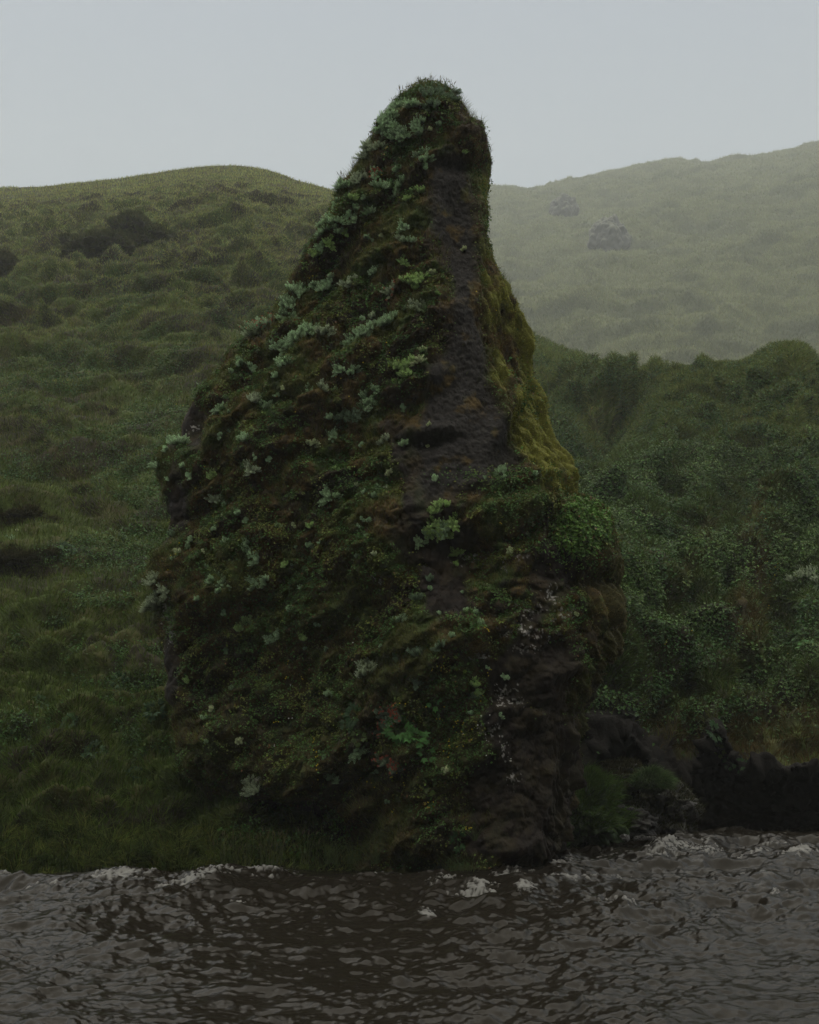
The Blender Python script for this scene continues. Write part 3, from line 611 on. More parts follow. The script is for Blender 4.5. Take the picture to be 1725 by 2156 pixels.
A7 = leaves(p + nn * off, norm(dd - ln * (dd * ln).sum(-1, keepdims=True)), ln, sz, sz * .75, jitter(lc, n, .34, .08))
me = mesh_from('pillar_ground_cover', *A7[:2], A7[2], flat=True)
link('pillar_ground_cover', me, M_leaf, kind='stuff', label='small green leaves creeping over the ledges of the rock pillar', cat='ground cover')
gwt = og(vis * (left_z * mossy * sst(-.05, .25, -pa) + .6 * ell(qx, qy, 1070, 620, 30, 120, -18) + .5 * sst(230, 180, qy)) * (pqy < 1830))
n = 26000; s = sample_grid(oPP, n, gwt); p = gl(oPP, s); nn = norm(gl(oPN, s))
A8 = blades(p, norm(nn * .6 + UP * .9 + rnd(n) * .4), .05 + .09 * rng.random(n), .0035, jitter((.14, .155, .045), n, .4, .1), .5)
me = mesh_from('pillar_grass', *A8[:2], A8[2])
link('pillar_grass', me, M_blade, kind='stuff', label='thin grass blades growing from the mossy pillar', cat='grass')
# --- long grass fringe along the left water edge
n = 42000; bxp = rng.uniform(-330, 905, n); 
yw = np.interp(bxp, pxs, Yf) - .10 + rng.random(n) ** 1.4 * .9 ; gxx = ray(bxp, 1800)[0] * yw
Hx = BVHTree.FromPolygons([Vector(q) for q in lowres(HP, 3, 3)[0].tolist()], lowres(HP, 3, 3)[1].tolist())
zq = np.interp(yw - np.interp(bxp, pxs, Yf), [-.2, 0, .1, .5, 1], [-.1, -.05, .04, .2, .45])
kk = rng.random(n) < (.35 + .65 * sst(-.25, .15, fbm(gxx * 2.2, yw * 2, 0, 3, 221)))
kk &= ~((bxp > 480) & (bxp < 700) & (rng.random(n) < .55))
p = np.stack([gxx, yw, zq], -1)[kk].astype(np.float32); n = len(p)
cl = fbm(p[:, 0] * 3.1, p[:, 1] * 3, 5, 3, 222)
dirs = norm(UP * .9 + rnd(n) * .42 + np.stack([cl * .9 + .1, -.25 + 0 * cl, 0 * cl], -1))
ch = sst(-.3, .4, fbm(p[:, 0] * 1.7, p[:, 1] * 2.5, 8, 3, 223))
A9 = blades(p, dirs, (.10 + .18 * rng.random(n)) * (.55 + .9 * ch), .0095, jitter(mixc(np.tile(np.array([.055, .080, .018], np.float32), (n, 1)), (.120, .145, .036), sst(-.3, .3, fbm(p[:, 0] * 4, p[:, 1] * 4, 2, 2, 224))), n, .6, .08), .75)
me = mesh_from('bank_grass', *A9[:2], A9[2])
link('bank_grass', me, M_blade, kind='stuff', label='long dark grass leaning over the water along the left bank', cat='grass')

# ================================================================== ROSEROOT CLUMPS
def clump_mesh(seed, R, heads, tint, red=0):
    r = np.random.default_rng(seed); Lp, Ld, Ln_, Ll, Lc = [], [], [], [], []; stems = []; reds = []
    nl = max(1, heads // 7); lob = [np.array([0, 0, .30 * R])] + [np.array([r.uniform(-.85, .85) * R, r.uniform(-.85, .85) * R, r.uniform(.05, .4) * R]) for _ in range(nl)]
    for h in range(heads):
        c = lob[h % len(lob)]; dv = r.normal(size=3); dv[2] = abs(dv[2]) * .9; dv /= np.linalg.norm(dv)
        tip = c + dv * R * (.45 if nl > 1 else .7) * r.uniform(.75, 1.05); base = np.array([tip[0] * .15, tip[1] * .15, -.15 * R])
        mid = (base + tip) * .5 + np.array([tip[0], tip[1], 0]) * .15; Lh = np.linalg.norm(tip - base)
        stems.append((base, mid, tip)); axis = tip - mid; axis /= np.linalg.norm(axis)
        a = np.cross(axis, [.2, .1, .97]); a /= np.linalg.norm(a); b = np.cross(axis, a)
        k = 26; q = np.arange(k); tt_ = q / (k - 1.)
        span = min(.065, Lh * .8)
        ang = q * 2.39996 + r.uniform(0, 6); pos = tip[None] - axis[None] * (span * (1 - tt_))[:, None]
        rad = a[None] * np.cos(ang)[:, None] + b[None] * np.sin(ang)[:, None]
        open_ = np.where(tt_ > .72, .9 * (1 - tt_) / .28 + .25, 1.25)
        d = rad * open_[:, None] + axis[None] * .75; d /= np.linalg.norm(d, axis=1, keepdims=True)
        Lp.append(pos); Ld.append(d); Ln_.append(np.tile(axis, (k, 1)) + rad * -.2); Ll.append((.023 - .006 * tt_) * r.uniform(.85, 1.15))
        tc_ = np.array(tint) * r.uniform(.75, 1.2); br = (.62 + .55 * tt_)[:, None]; Lc.append(tc_[None] * br * r.uniform(.88, 1.12, size=(k, 1)))
        if red and r.random() < red: reds.append((tip + axis * .008, axis))
    Lp, Ld, Ln_, Ll, Lc = [np.concatenate(z).astype(np.float32) for z in (Lp, Ld, Ln_, Ll, Lc)]
    V, Fl, C = leaves(Lp, Ld, norm(Ln_), Ll, Ll * .5, Lc)
    sm = merge([tube(q, .0028, .0022, (.07, .09, .035), 4) for q in stems])
    rm = None
    if reds:
        rm = []
        for t, ax in reds:
            rp = np.repeat(t[None], 12, 0); rd = norm((ax[None] + r.normal(size=(12, 3)) * .7).astype(np.float32))
            rm.append(leaves(rp.astype(np.float32), rd, norm(r.normal(size=rp.shape).astype(np.float32)), .020, .012, jitter((.50, .16, .10), 12, .2, .1)))
    return (V, Fl, C), sm, rm
TINTS = {'blue green': (.450, .600, .370), 'grey green': (.470, .540, .370), 'fresh green': (.430, .590, .230), 'pale green': (.640, .700, .430), 'dark teal': (.220, .310, .190)}
SIZES = [(.036, 6, 'tiny'), (.062, 16, 'small'), (.095, 40, 'medium'), (.150, 90, 'large'), (.230, 170, 'huge')]
PROTO = {}
def proto(si, tint, var, red):
    key = (si, tint, var, red)
    if key not in PROTO:
        R, hN, _ = SIZES[si]
        A, B, Cr = clump_mesh(hash((si, var)) % 9999 + len(tint) * 7, R, hN, TINTS[tint], .35 if red else 0)
        fm = mesh_from('foliage', A[0], A[1], A[2], flat=True); fm.materials.append(M_rose)
        sm = mesh_from('stem', B[0], B[1], B[2]); sm.materials.append(M_stem)
        rm = None
        if Cr is not None:
            rm = []
            for c3 in Cr: rm.append(mesh_from('flower_head', *c3[:2], c3[2], flat=True)); rm[-1].materials.append(M_petal)
        if si == 0:   # too small in the photo to show parts: one mesh
            W_ = merge([A, B]); fm = mesh_from('roseroot_clump', *W_[:2], W_[2], flat=True); fm.materials.append(M_rose); sm = None
        PROTO[key] = (fm, sm, rm)
    return PROTO[key]
def conv(k, ox, oy, pts): return [(ox + k * q[0], oy + k * q[1], k * q[2]) + tuple(q[3:]) for q in pts]
g_, y_, p_, d_k = 'grey green', 'fresh green', 'pale green', 'dark teal'
LIST = conv(.24, 655.5, 138, [(1040,250,80,d_k),(1150,240,85,d_k),(1230,300,55,d_k),(1060,330,60,d_k),(900,330,60),(760,350,65),(700,430,50),(640,480,80),(600,560,55),(940,490,65),(960,570,50),(800,590,75),(710,610,55),(980,760,55),(990,810,50),(985,880,38),(1335,755,26,y_),(1130,505,24),(1040,560,28,p_),(590,690,60,g_),(510,700,60,g_),(450,760,60,g_),(560,930,55),(625,1040,60),(690,1050,50),(750,910,38),(790,1040,48),(740,1130,42),(850,1150,34,y_),(965,1100,55,y_),(755,1210,26),(420,970,65,g_),(330,1040,60),(260,1040,48),(360,1150,45,y_),(440,1150,22),(390,1240,40),(505,1260,52),(220,1220,40),(150,1310,60),(190,1360,50),(250,1340,45),(380,1330,50),(330,1290,38),(80,1380,50),(40,1420,45),(250,1440,45),(300,1450,36,y_),(150,1530,50,y_),(90,1570,45),(40,1640,50,y_),(820,1390,52),(790,1510,45,g_),(855,1530,42),(630,1475,20,p_),(480,1515,24),(540,1530,16),(1350,1605,30,p_),(800,1700,42,y_),(550,1790,48),(110,1940,70),(160,1880,55),(350,1880,58,g_),(880,1880,60,y_),(960,1860,60,y_),(920,1930,50,y_),(1060,1815,40,p_),(700,1960,55,g_),(920,2110,50,g_),(970,2090,45,g_),(1110,2000,26,y_),(835,2120,26)])
LIST += conv(.36, 345, 552, [(795,160,55),(740,240,46),(560,360,65),(520,395,45,g_),(700,330,38),(750,300,36),(840,390,55),(740,460,60),(790,430,55),(700,490,50),(935,400,42,g_),(1310,345,50),(1230,370,46),(1170,400,44),(1105,460,46),(1165,330,22),(1225,305,24,g_),(1520,515,28,p_),(1370,600,48,y_),(1440,585,48,y_),(1420,645,42,y_),(1480,570,30,p_),(445,580,33),(400,635,20),(515,610,33),(700,580,36),(655,650,24),(1030,610,36),(1095,630,32),(695,730,18,p_),(665,770,13),(330,840,34),(360,795,18),(545,795,45,g_),(600,830,36),(850,755,40),(935,730,32,g_),(1000,745,20),(1235,735,28),(1350,695,22,y_),(1215,795,42),(1180,850,32),(1100,880,44,d_k),(1040,890,36,d_k),(970,895,26),(1400,840,22),(95,1045,46),(15,1090,24),(320,1005,16),(375,990,11),(465,1030,38),(985,1000,36),(860,1050,28,p_),(1400,1045,26),(1290,1040,30,g_),(1165,1068,16),(1550,950,12,p_),(1540,1062,10,p_),(535,1140,14),(605,1135,16),(385,880,12)])
LIST += conv(.32, 276, 966, [(165,25,32),(340,40,22),(390,100,28),(245,130,14),(795,50,44,g_),(530,100,32,y_),(570,245,44,g_),(620,300,22),(1340,65,22,y_),(1290,215,48),(1350,235,28),(1490,175,20,p_),(1600,240,28),(1680,190,26,g_),(1700,78,26,p_),(1535,220,14),(1600,185,18),(715,350,26),(745,390,18),(620,370,20,p_),(965,440,23),(1065,433,14,p_),(1175,430,26,y_),(1515,390,14),(1575,400,18),(1490,440,10),(1555,500,14),(550,460,18),(390,525,26),(370,570,20),(285,615,18,p_),(325,610,16,p_),(285,660,14),(475,600,11,p_),(650,535,40),(760,540,32),(780,590,42),(830,640,36),(1165,555,26),(1245,550,12),(1100,578,9),(1605,620,22,p_),(1500,640,16),(1010,680,26,y_),(1060,697,11),(540,790,38),(620,800,42),(580,870,25),(820,790,36),(880,800,32),(820,840,30),(1115,830,20),(500,705,13),(440,915,22),(160,790,50,g_),(215,850,42,g_),(165,925,60,g_),(110,930,40,g_),(615,1010,27),(720,1100,40,y_),(755,1065,42,y_),(1050,990,30),(920,1180,32),(970,1145,32),(1140,1175,32,y_),(1220,1085,15),(625,1255,23),(1295,1255,16),(1155,1250,13),(205,460,28,d_k)])
LIST += conv(.36, 759, 897, [(440,300,26),(830,250,32),(845,305,26),(785,285,18),(735,305,11),(1020,270,18),(470,455,36,y_),(430,500,30,y_),(505,460,26,y_),(430,575,46,y_),(480,600,46),(540,550,42,y_),(395,610,36),(500,625,36,y_),(340,660,32),(555,735,30,y_),(560,805,20,y_),(880,722,26,p_),(970,625,18,p_),(1000,570,11,p_),(980,740,13),(400,950,18),(330,1000,30,d_k),(230,1130,32),(410,890,26,d_k),(620,1080,20),(680,1090,17),(700,1150,25),(607,970,9),(740,940,9,p_),(470,1090,11),(350,1320,44,d_k),(470,1280,32,d_k),(530,1225,22),(120,1290,9),(205,1350,22,d_k),(20,1385,48,g_),(30,1440,42,g_),(665,1500,38,y_),(690,1540,28,y_),(650,1560,26),(680,1590,18),(850,1460,22),(740,1415,11),(1265,1088,13,p_),(325,1500,35,d_k),(655,1680,14),(810,1690,14)])
LIST += conv(.40, 276, 1242, [(300,470,20,y_),(530,520,18),(1040,530,23),(565,785,23,p_),(425,612,14,p_),(1045,985,30),(645,1045,42,g_),(625,1000,28,g_),(1190,835,34),(380,675,14),(1340,890,36,d_k,1),(1390,930,36,d_k,1),(1350,660,42,d_k,1),(1410,650,38,d_k,1),(1330,700,34,d_k,1),(1660,945,25,p_),(1355,1120,14),(1295,950,12),(1010,885,12),(1000,860,11),(400,795,16)])
LIST += conv(.32, 1173, 1104, [(1600,350,60,g_),(1680,320,70,g_),(1740,350,60,g_),(1660,440,52,g_),(1720,420,50),(1600,920,42,d_k),(1700,600,42)])
LIST += conv(.416, 0, 966, [(55,400,18),(85,365,11,p_)]) + conv(.40, 0, 345, [(750,355,24,p_),(705,425,11,p_),(645,440,13)])
_o = ['first','second','third','fourth','fifth','sixth','seventh','eighth','ninth','tenth','eleventh','twelfth','thirteenth','fourteenth','fifteenth','sixteenth','seventeenth','eighteenth','nineteenth']
ORD = _o + [f'{t}{u}' for t in ('twenty', 'thirty', 'forty') for u in [''] + ['-' + q for q in _o[:9]]]
ORD = [{'twenty': 'twentieth', 'thirty': 'thirtieth', 'forty': 'fortieth'}.get(q, q) for q in ORD]
REDS = {(717, 284), (789, 361), (824, 608), (547, 683)}
def region(px, py):
    if px > 1350: return 'on the leafy right ridge'
    if py < 545 and px < 400: return "on left hill's mossy outcrop"
    if py > 1080 and px < 60: return 'on mossy hump at far left'
    band = [(260, 'summit'), (345, 'upper neck'), (430, 'middle neck'), (520, 'lower neck'), (610, 'upper shoulder'), (700, 'lower shoulder'), (790, 'upper flank'), (880, 'middle flank'), (970, 'lower flank'), (1060, 'upper waist'), (1150, 'lower waist'), (1260, 'upper belly'), (1400, 'lower belly'), (1560, 'upper foot'), (9999, 'foot')]
    b = [t for lim, t in band if py < lim][0]
    l, r = np.interp(py, [q[0] for q in Lft], [q[1] for q in Lft]), np.interp(py, [q[0] for q in Rgt], [q[1] for q in Rgt]); f = (px - l) / (r - l)
    return 'on pillar ' + b + (' by left outline' if f < .2 else ' left of centre' if f < .45 else ' beside bare rock' if f < .72 else ' on right side')
def place(px, py, trees):
    h = hit(px, py, trees)
    if h is None or ((h[0] - ORG).length > 20 and px > 300 and px < 1350 and trees is not LEFT):
        for k in range(1, 14):
            h2 = hit(px + (7 * k if px < 950 else -7 * k), py + 3 * k, trees)
            if h2 and (h2[0] - ORG).length < 20: return h2
    return h
LEFT = [T_pil, T_hill]
BOTH = [T_pil, T_hill, T_far]
recs = []
for q in LIST:
    px, py, rp = q[:3]; tint = q[3] if len(q) > 3 else 'blue green'; red = len(q) > 4 or any(abs(px - a) < 9 and abs(py - b) < 9 for a, b in REDS)
    h = place(px, py, BOTH)
    if h is None: continue
    rm_ = rp * h[0].y / F * 1.46
    si = int(np.argmin([abs(math.log(rm_ / s_[0])) for s_ in SIZES]))
    recs.append(dict(px=px, py=py, h=h, r=rm_, si=si, tint=tint, red=red and si > 0, reg=region(px, py)))
cnt = {}
for q in sorted(recs, key=lambda q: (q['px'])):
    key = (q['si'], q['tint'], q['red'], q['reg']); q['n'] = cnt[key] = cnt.get(key, 0) + 1; q['key'] = key
def orient(n, ax_mix=(.75, .6), spin=0):
    a = (n * ax_mix[0] + Vector((0, 0, ax_mix[1])) + Vector(rng.normal(size=3).tolist()) * .08).normalized()
    return a.to_track_quat('Z', 'Y').to_matrix().to_4x4() @ Matrix.Rotation(spin, 4, 'Z')
for i, q in enumerate(recs):
    fm, sm, rm = proto(q['si'], q['tint'], i % 2, q['red'])
    sc = q['r'] / SIZES[q['si']][0]; sc = min(max(sc, .75), 1.9)
    n = q['h'][2]; loc = q['h'][0] + n * .01 - Vector((0, 0, .25 * q['r']))
    Mx = Matrix.Translation(loc) @ orient(n, spin=random.uniform(0, 6.28)) @ Matrix.Scale(sc, 4)
    lab = SIZES[q['si']][2] + ' ' + ('red-topped ' if q['red'] else '') + q['tint'] + ' roseroot ' + q['reg']
    if cnt[q['key']] > 1: lab += ', ' + ('leftmost one' if q['n'] == 1 else ORD[q['n'] - 1] + ' from left')
    if sm is None: root = link('roseroot_clump', fm)
    else:
        root = link('roseroot_clump', None)
        link('foliage', fm, parent=root); link('stem', sm, parent=root)
        for m3 in rm or []: link('flower_head', m3, parent=root)
    root.matrix_world = Mx
    root['label'] = lab; root['category'] = 'plant'; root['group'] = 'roseroot clumps growing on the rock and slopes'

# ================================================================== BROAD LEAVED PLANTS
def angelica(seed, fronds, L, tint):
    r = np.random.default_rng(seed); lp, ld, ln, ll, lc, st = [], [], [], [], [], []
    for f in range(fronds):
        az = 2 * math.pi * (f + r.uniform(-.3, .3)) / fronds; el = r.uniform(.35, 1.1)
        d = np.array([math.cos(az) * math.cos(el), math.sin(az) * math.cos(el), math.sin(el)]); tip = d * L * r.uniform(.8, 1.1) - np.array([0, 0, .12 * L])
        mid = tip * .55 + np.array([0, 0, .16 * L]); st.append((np.zeros(3), mid, tip))
        h = np.array([-math.sin(az), math.cos(az), 0]); ax = tip - mid; ax /= np.linalg.norm(ax); tn = np.array(tint) * r.uniform(.75, 1.25)
        for t_, sg in [(.30, 1), (.30, -1), (.62, 1), (.62, -1), (.95, 1), (.95, -1), (1, 0)]:
            p0 = mid + (tip - mid) * t_ if t_ > 0 else mid
            dd = ax * (.55 if sg else 1) + h * sg * .8 + np.array([0, 0, -.12]); dd /= np.linalg.norm(dd)
            lp.append(p0); ld.append(dd); ln.append(np.cross(ax, h) * (1 if np.cross(ax, h)[2] > 0 else -1) + r.normal(size=3) * .2); ll.append(L * r.uniform(.34, .46) * (1 if t_ > .4 else .8)); lc.append(tn * r.uniform(.85, 1.15))
    lp, ld, ln = [np.array(z, np.float32) for z in (lp, ld, ln)]; ll = np.array(ll, np.float32)[:, None]; lc = np.array(lc, np.float32)
    # ovate leaflet: 10 rim points about a folded midrib
    side = norm(np.cross(ld, ln)); up = norm(np.cross(side, ld)); V, Fq, C = [], [], []
    prof = [(0, 0, 0), (.18, .15, .05), (.42, .22, .08), (.68, .17, .05), (.88, .07, -.02), (1, 0, -.08)]
    n = len(lp); midr = [lp + ld * ll * a + up * ll * (c - .06 * (b > 0)) for a, b, c in prof]
    Lr = [lp + ld * ll * a - side * ll * b + up * ll * c for a, b, c in prof[1:5]]; Rr = [lp + ld * ll * a + side * ll * b + up * ll * c for a, b, c in prof[1:5]]
    V = np.stack(midr + Lr + Rr, 1).reshape(-1, 3); b0 = (np.arange(n) * 14)[:, None]; fs3, fs4 = [], []
    for o, fl in ((6, 0), (10, 1)):
        a = [[0, o, 1], [5, 4, o + 3]]; fs3 += [x[::-1] if fl else x for x in a]
        q4 = [[1, o, o + 1, 2], [2, o + 1, o + 2, 3], [3, o + 2, o + 3, 4]]; fs4 += [x[::-1] if fl else x for x in q4]
    F3 = np.concatenate([b0 + np.array([x]) for x in fs3]); F4 = np.concatenate([b0 + np.array([x]) for x in fs4])
    return (V, [F3, F4], np.repeat(lc, 14, 0)), merge([tube(q, .004 * L / .2, .002, (.06, .10, .035), 5) for q in st])
AP = {}
def aproto(k, tint, var):
    if (k, tint, var) not in AP:
        fr, Lg = [(3, .08), (6, .13), (12, .18)][k]; A, B = angelica(50 + k * 7 + var * 3, fr, Lg, tint)
        fm = mesh_from('foliage', *A[:2], A[2]); fm.materials.append(M_leaf); sm = mesh_from('leaf_stalk', *B[:2], B[2]); sm.materials.append(M_stem); AP[(k, tint, var)] = (fm, sm)
    return AP[(k, tint, var)]
GRN, YEL, DK, GOLD = (.080, .205, .050), (.150, .220, .040), (.030, .070, .022), (.34, .26, .04)
ANG = [(840,1540,2,GRN,'broad dark green leafy plant beneath the red tipped roseroot, low on the pillar'),(874,1560,2,GRN,'broad leafed green plant right of the red tipped roseroot, low on the pillar'),(896,1592,1,GRN,'drooping leafy plant below the big green leafy plants on the pillar'),(752,1510,2,DK,'wide dark leafy plant left of the red tipped roseroot on the pillar'),(735,1528,1,DK,'small dark leafy plant at the left end of the leafy band on the pillar'),(758,1556,1,(.07,.11,.03),'yellowish leafy plant under the wide dark one on the pillar'),(888,1505,1,(.07,.12,.03),'lobed leafy plant above the big green leafy plants on the pillar'),(918,1480,1,GRN,'upright green plant beside the yellow flower drift on the pillar'),(912,1655,1,(.09,.13,.03),'green leafy plant whose lower leaves have turned yellow, above the river'),(604,1692,1,(.07,.13,.035),'bright green leafy plant above the dark hollow at the pillar foot'),(956,1376,0,YEL,'bright yellow green lobed leaf plant low on the pillar'),(970,1404,0,YEL,'dull yellow green leaf plant just under the bright one'),(903,1698,0,GOLD,'small yellowed autumn leaf plant above the river'),(965,1770,1,DK,'thin leafy plant at the waterline below the pillar'),(700,1712,1,DK,'dark leafy plant beside the hollow at the pillar foot'),(1068,760,0,GRN,'small leafy plant low in the mossy right face of the pillar'),(1095,950,0,GRN,'tiny leafy plant on the yellow green moss face'),
 (1098,855,0,(.07,.15,.05),'leafy plant in the middle of the yellow green moss face'),(1611,1205,1,(.08,.14,.04),'spreading leafy plant high on the brown rib of the right ridge'),(1700,1365,2,GRN,'large bright leafy plant at the right frame edge'),(1660,1350,1,GRN,'leafy plant just left of the large one at the right frame edge'),(1500,1545,2,DK,'dark leafy plant hanging over the cave on the right'),(1515,1580,1,(.06,.08,.02),'yellow tinged leafy plant above the cave on the right'),(1540,1608,1,DK,'lowest leafy plant hanging over the dark cave'),(1560,1614,1,DK,'leafy plant at the right end of the lowest cave cluster'),(1588,1570,1,DK,'isolated leafy plant on the dark cave wall'),(1440,1226,1,YEL,'yellow green fern like plant among the ridge leaves'),(1330,1505,1,DK,'dark leafy plant at the lip of the cave near the pillar'),(1600,1525,1,GRN,'green leafy plant above the isolated one on the cave wall'),
 (85,1485,2,(.035,.075,.02),'leafy plant with a yellow leaf on the lower left slope'),(150,1525,2,(.035,.08,.02),'leafy plant in the middle of the lower left slope'),(255,1440,2,DK,'dark leafy plant in the herb patch on the left slope'),(200,1590,2,DK,'dark leafy plant low on the left slope'),(290,1640,2,DK,'leafy plant above the bank grass on the left'),(330,1500,2,DK,'dark leafy plant left of the pillar foot'),(300,1200,1,GRN,'leafy plant on the left slope beside the pillar'),(140,1160,2,DK,'leafy plant right of the mossy hump on the left slope')]
seen = set()
for i, (px, py, k, tint, lab) in enumerate(ANG):
    h = hit(px, py, BOTH)
    if h is None: continue
    fm, sm = aproto(k, tint, i % 3); root = link('leafy_plant', None); link('foliage', fm, parent=root); link('leaf_stalk', sm, parent=root)
    n = h[2]; root.matrix_world = Matrix.Translation(h[0] - n * .01) @ orient(n, (.9, .35), random.uniform(0, 6.28)) @ Matrix.Scale(random.uniform(.72, .9) * (1 if h[0].y < 20 else h[0].y / 20), 4)
    root['label'] = lab; root['category'] = 'plant'; root['group'] = 'broad leaved green plants'

# ================================================================== GRASS TUFTS
def tuft(seed, nb, H, col, seedheads=False, lean=.3):
    r = np.random.default_rng(seed); p0 = np.stack([r.normal(size=nb) * .02, r.normal(size=nb) * .02, 0 * r.random(nb)], 1).astype(np.float32)
    parts, heads = [], []
    for i in range(nb):
        a = r.uniform(0, 6.28); l = lean * r.uniform(.2, 1.3); h = H * r.uniform(.5, 1.05); d = np.array([math.cos(a) * l, math.sin(a) * l, 1.0])
        q = [p0[i] + d * h * t * np.array([1, 1, 1]) * [1 + t * .6, 1 + t * .6, 1 - .25 * t * l] for t in (0, .35, .7, 1)]
        parts.append(tube(q, .0026, .0009, np.array(col) * r.uniform(.7, 1.3), 3))
        if seedheads and r.random() < .7:
            e = q[-1]; dr = q[-1] - q[-2]; dr = dr / np.linalg.norm(dr); heads.append(tube([e, e + dr * .02 + [0, 0, .002], e + dr * .045 - [0, 0, .006]], .0048, .0012, np.array([.15, .13, .07]) * r.uniform(.7, 1.2), 4))
    return merge(parts), heads
TP = {}
def add_tuft(px, py, kind, lab, h=None, dz=0, scale=1):
    if kind not in TP:
        nb, H, c, sh, ln = {'stalk': (7, .17, (.055, .058, .03), True, .28), 'base': (26, .26, (.10, .135, .05), False, .55), 'reed': (9, .26, (.13, .15, .07), True, .22), 'dead': (4, .16, (.04, .04, .025), False, .4)}[kind]
        A, B = tuft(300 + len(TP), nb, H, c, sh, ln); bm_ = mesh_from('blade_bunch', *A[:2], A[2]); bm_.materials.append(M_blade)
        hm = None
        hm = []
        for c3 in B: hm.append(mesh_from('seed_head', *c3[:2], c3[2])); hm[-1].materials.append(M_blade)
        TP[kind] = (bm_, hm)
    h = h or place(px, py, BOTH)
    if h is None: return
    bm_, hm = TP[kind]; root = link('grass_tuft', None); link('blade_bunch', bm_, parent=root)
    for m3 in hm: link('seed_head', m3, parent=root)
    root.matrix_world = Matrix.Translation(h[0] + Vector((0, 0, dz))) @ Matrix.Rotation(random.uniform(0, 6.28), 4, 'Z') @ Matrix.Scale(scale * random.uniform(.85, 1.15), 4)
    root['label'] = lab; root['category'] = 'grass'; root['group'] = 'grass tufts'
tops = [(845,208,'at the left of the rounded summit'),(862,196,'nearest the tall pair on the summit'),(884,184,'left of the summit crown'),(905,182,'on the very top of the summit'),(925,183,'just right of the summit crown'),(940,186,'second right of the summit crown'),(952,192,'at the right of the summit crown'),(968,210,'where the summit drops to the right'),(822,222,'on the left curve of the summit'),(786,275,'on the left outline under the summit'),(990,262,'on the right outline under the summit'),(1014,300,'on the right outline above the neck'),(765,312,'on the left outline of the upper neck'),(738,352,'beside the leafy sprig on the left outline'),(712,384,'at the leftmost ledge of the neck'),(1060,620,'on the right outline above the moss face'),(1080,655,'highest on the mossy right shoulder'),(1098,690,'on the mossy right shoulder beside the mist'),(650,505,'on the left outline of the upper shoulder'),(470,750,'on the brown ledge at the left shoulder'),(800,590,'in the middle of the pillar shoulder'),(760,640,'in the long grass of the pillar shoulder'),(690,820,'beside the pillar ledges at upper flank'),(505,880,'right of the dark rock hollow')]
for px, py, w_ in tops: add_tuft(px, py, 'stalk' if py < 760 else 'reed', 'thin seeding grass tuft ' + w_, scale=.95 if py < 760 else .7)
bases = [(472,1765,'reed','left of the dark hollow'),(495,1768,'reed','at the left end of the dark hollow'),(524,1772,'reed','in front of the dark hollow'),(556,1774,'reed','in the middle before the dark hollow'),(572,1772,'reed','right of the middle before the dark hollow'),(592,1776,'reed','toward the right of the dark hollow'),(646,1790,'reed','standing alone right of the dark hollow'),(690,1800,'base','tall pale bladed, under the mossy foot'),(705,1802,'base','leaning over the water by the mossy foot'),(740,1800,'base','bent toward the river below the pillar'),(790,1806,'base','at the right end of the bank grass'),(952,1812,'base','left of the leafy plant at the waterline'),(972,1814,'base','under the leafy plant at the waterline'),(990,1812,'base','right of the leafy plant at the waterline'),(1000,1770,'base','reddish, on the dark rock above the river')]
for px, py, kd, w_ in bases:
    yv = 14.35 if px < 830 else 14.02; z0 = .12 if px < 830 else .03; xg = at(px, py, yv)[0]
    if px == 1000: add_tuft(px, py, kd, 'reddish brown grass tuft on the dark rock above the river'); continue
    add_tuft(px, py, kd, 'green grass tuft ' + w_, h=(Vector((float(xg), yv, z0)), 0, Vector((0, -1, 0))), dz=-.02, scale=1.15)

# ================================================================== SMALL FLOWERS
def flower(col, petals=5, R=.009):
    v = [(0, 0, 0)]; f = []
    for i in range(petals):
        a = 2 * math.pi * i / petals; b = len(v)
        for da, rr_, z in ((-.5, .6, .002), (0, 1, .001), (.5, .6, .002)): v.append((math.cos(a + da) * R * rr_, math.sin(a + da) * R * rr_, z))
        f.append([0, b, b + 1, b + 2])
    v = np.array(v, np.float32); st_ = tube([(0, 0, -.035), (0.004, 0, -.015), (0, 0, 0)], .0012, .001, (.06, .09, .03), 3)
    return merge([(v, [np.array(f)], np.tile(np.array(col, np.float32), (len(v), 1))), st_])
FY_ = mesh_from('yellow_flower', *(q := flower((.62, .48, .02)))[:2], q[2]); FW = mesh_from('white_flower', *(q := flower((.62, .60, .55)))[:2], q[2])
for m_ in (FY_, FW): m_.materials.append(M_petal)
def spray(me_, name, pts, lab, grp):
    cc = {}
    for px, py in sorted(pts):
        h = hit(px, py, BOTH)
        if h is None: continue
        reg = region(px, py); k = (name, reg); FCNT[k] = FCNT.get(k, 0) + 1
        o = link(name, me_); n = h[2]; v_ = (ORG - h[0]).normalized()
        o.matrix_world = Matrix.Translation(h[0] + n * .05) @ (n * .4 + v_ * .5 + Vector((0, 0, .4))).normalized().to_track_quat('Z', 'Y').to_matrix().to_4x4() @ Matrix.Scale(random.uniform(.8, 1.2) * max(1, h[0].y / 15), 4)
        o['label'] = lab + ' ' + reg + (', ' + ORD[FCNT[k] - 1] + ' from left'); o['category'] = 'flower'; o['group'] = grp
FCNT = {}
def around(lst): return [(x + random.gauss(0, rx), y + random.gauss(0, ry)) for x, y, rx, ry, n in lst for _ in range(n)]
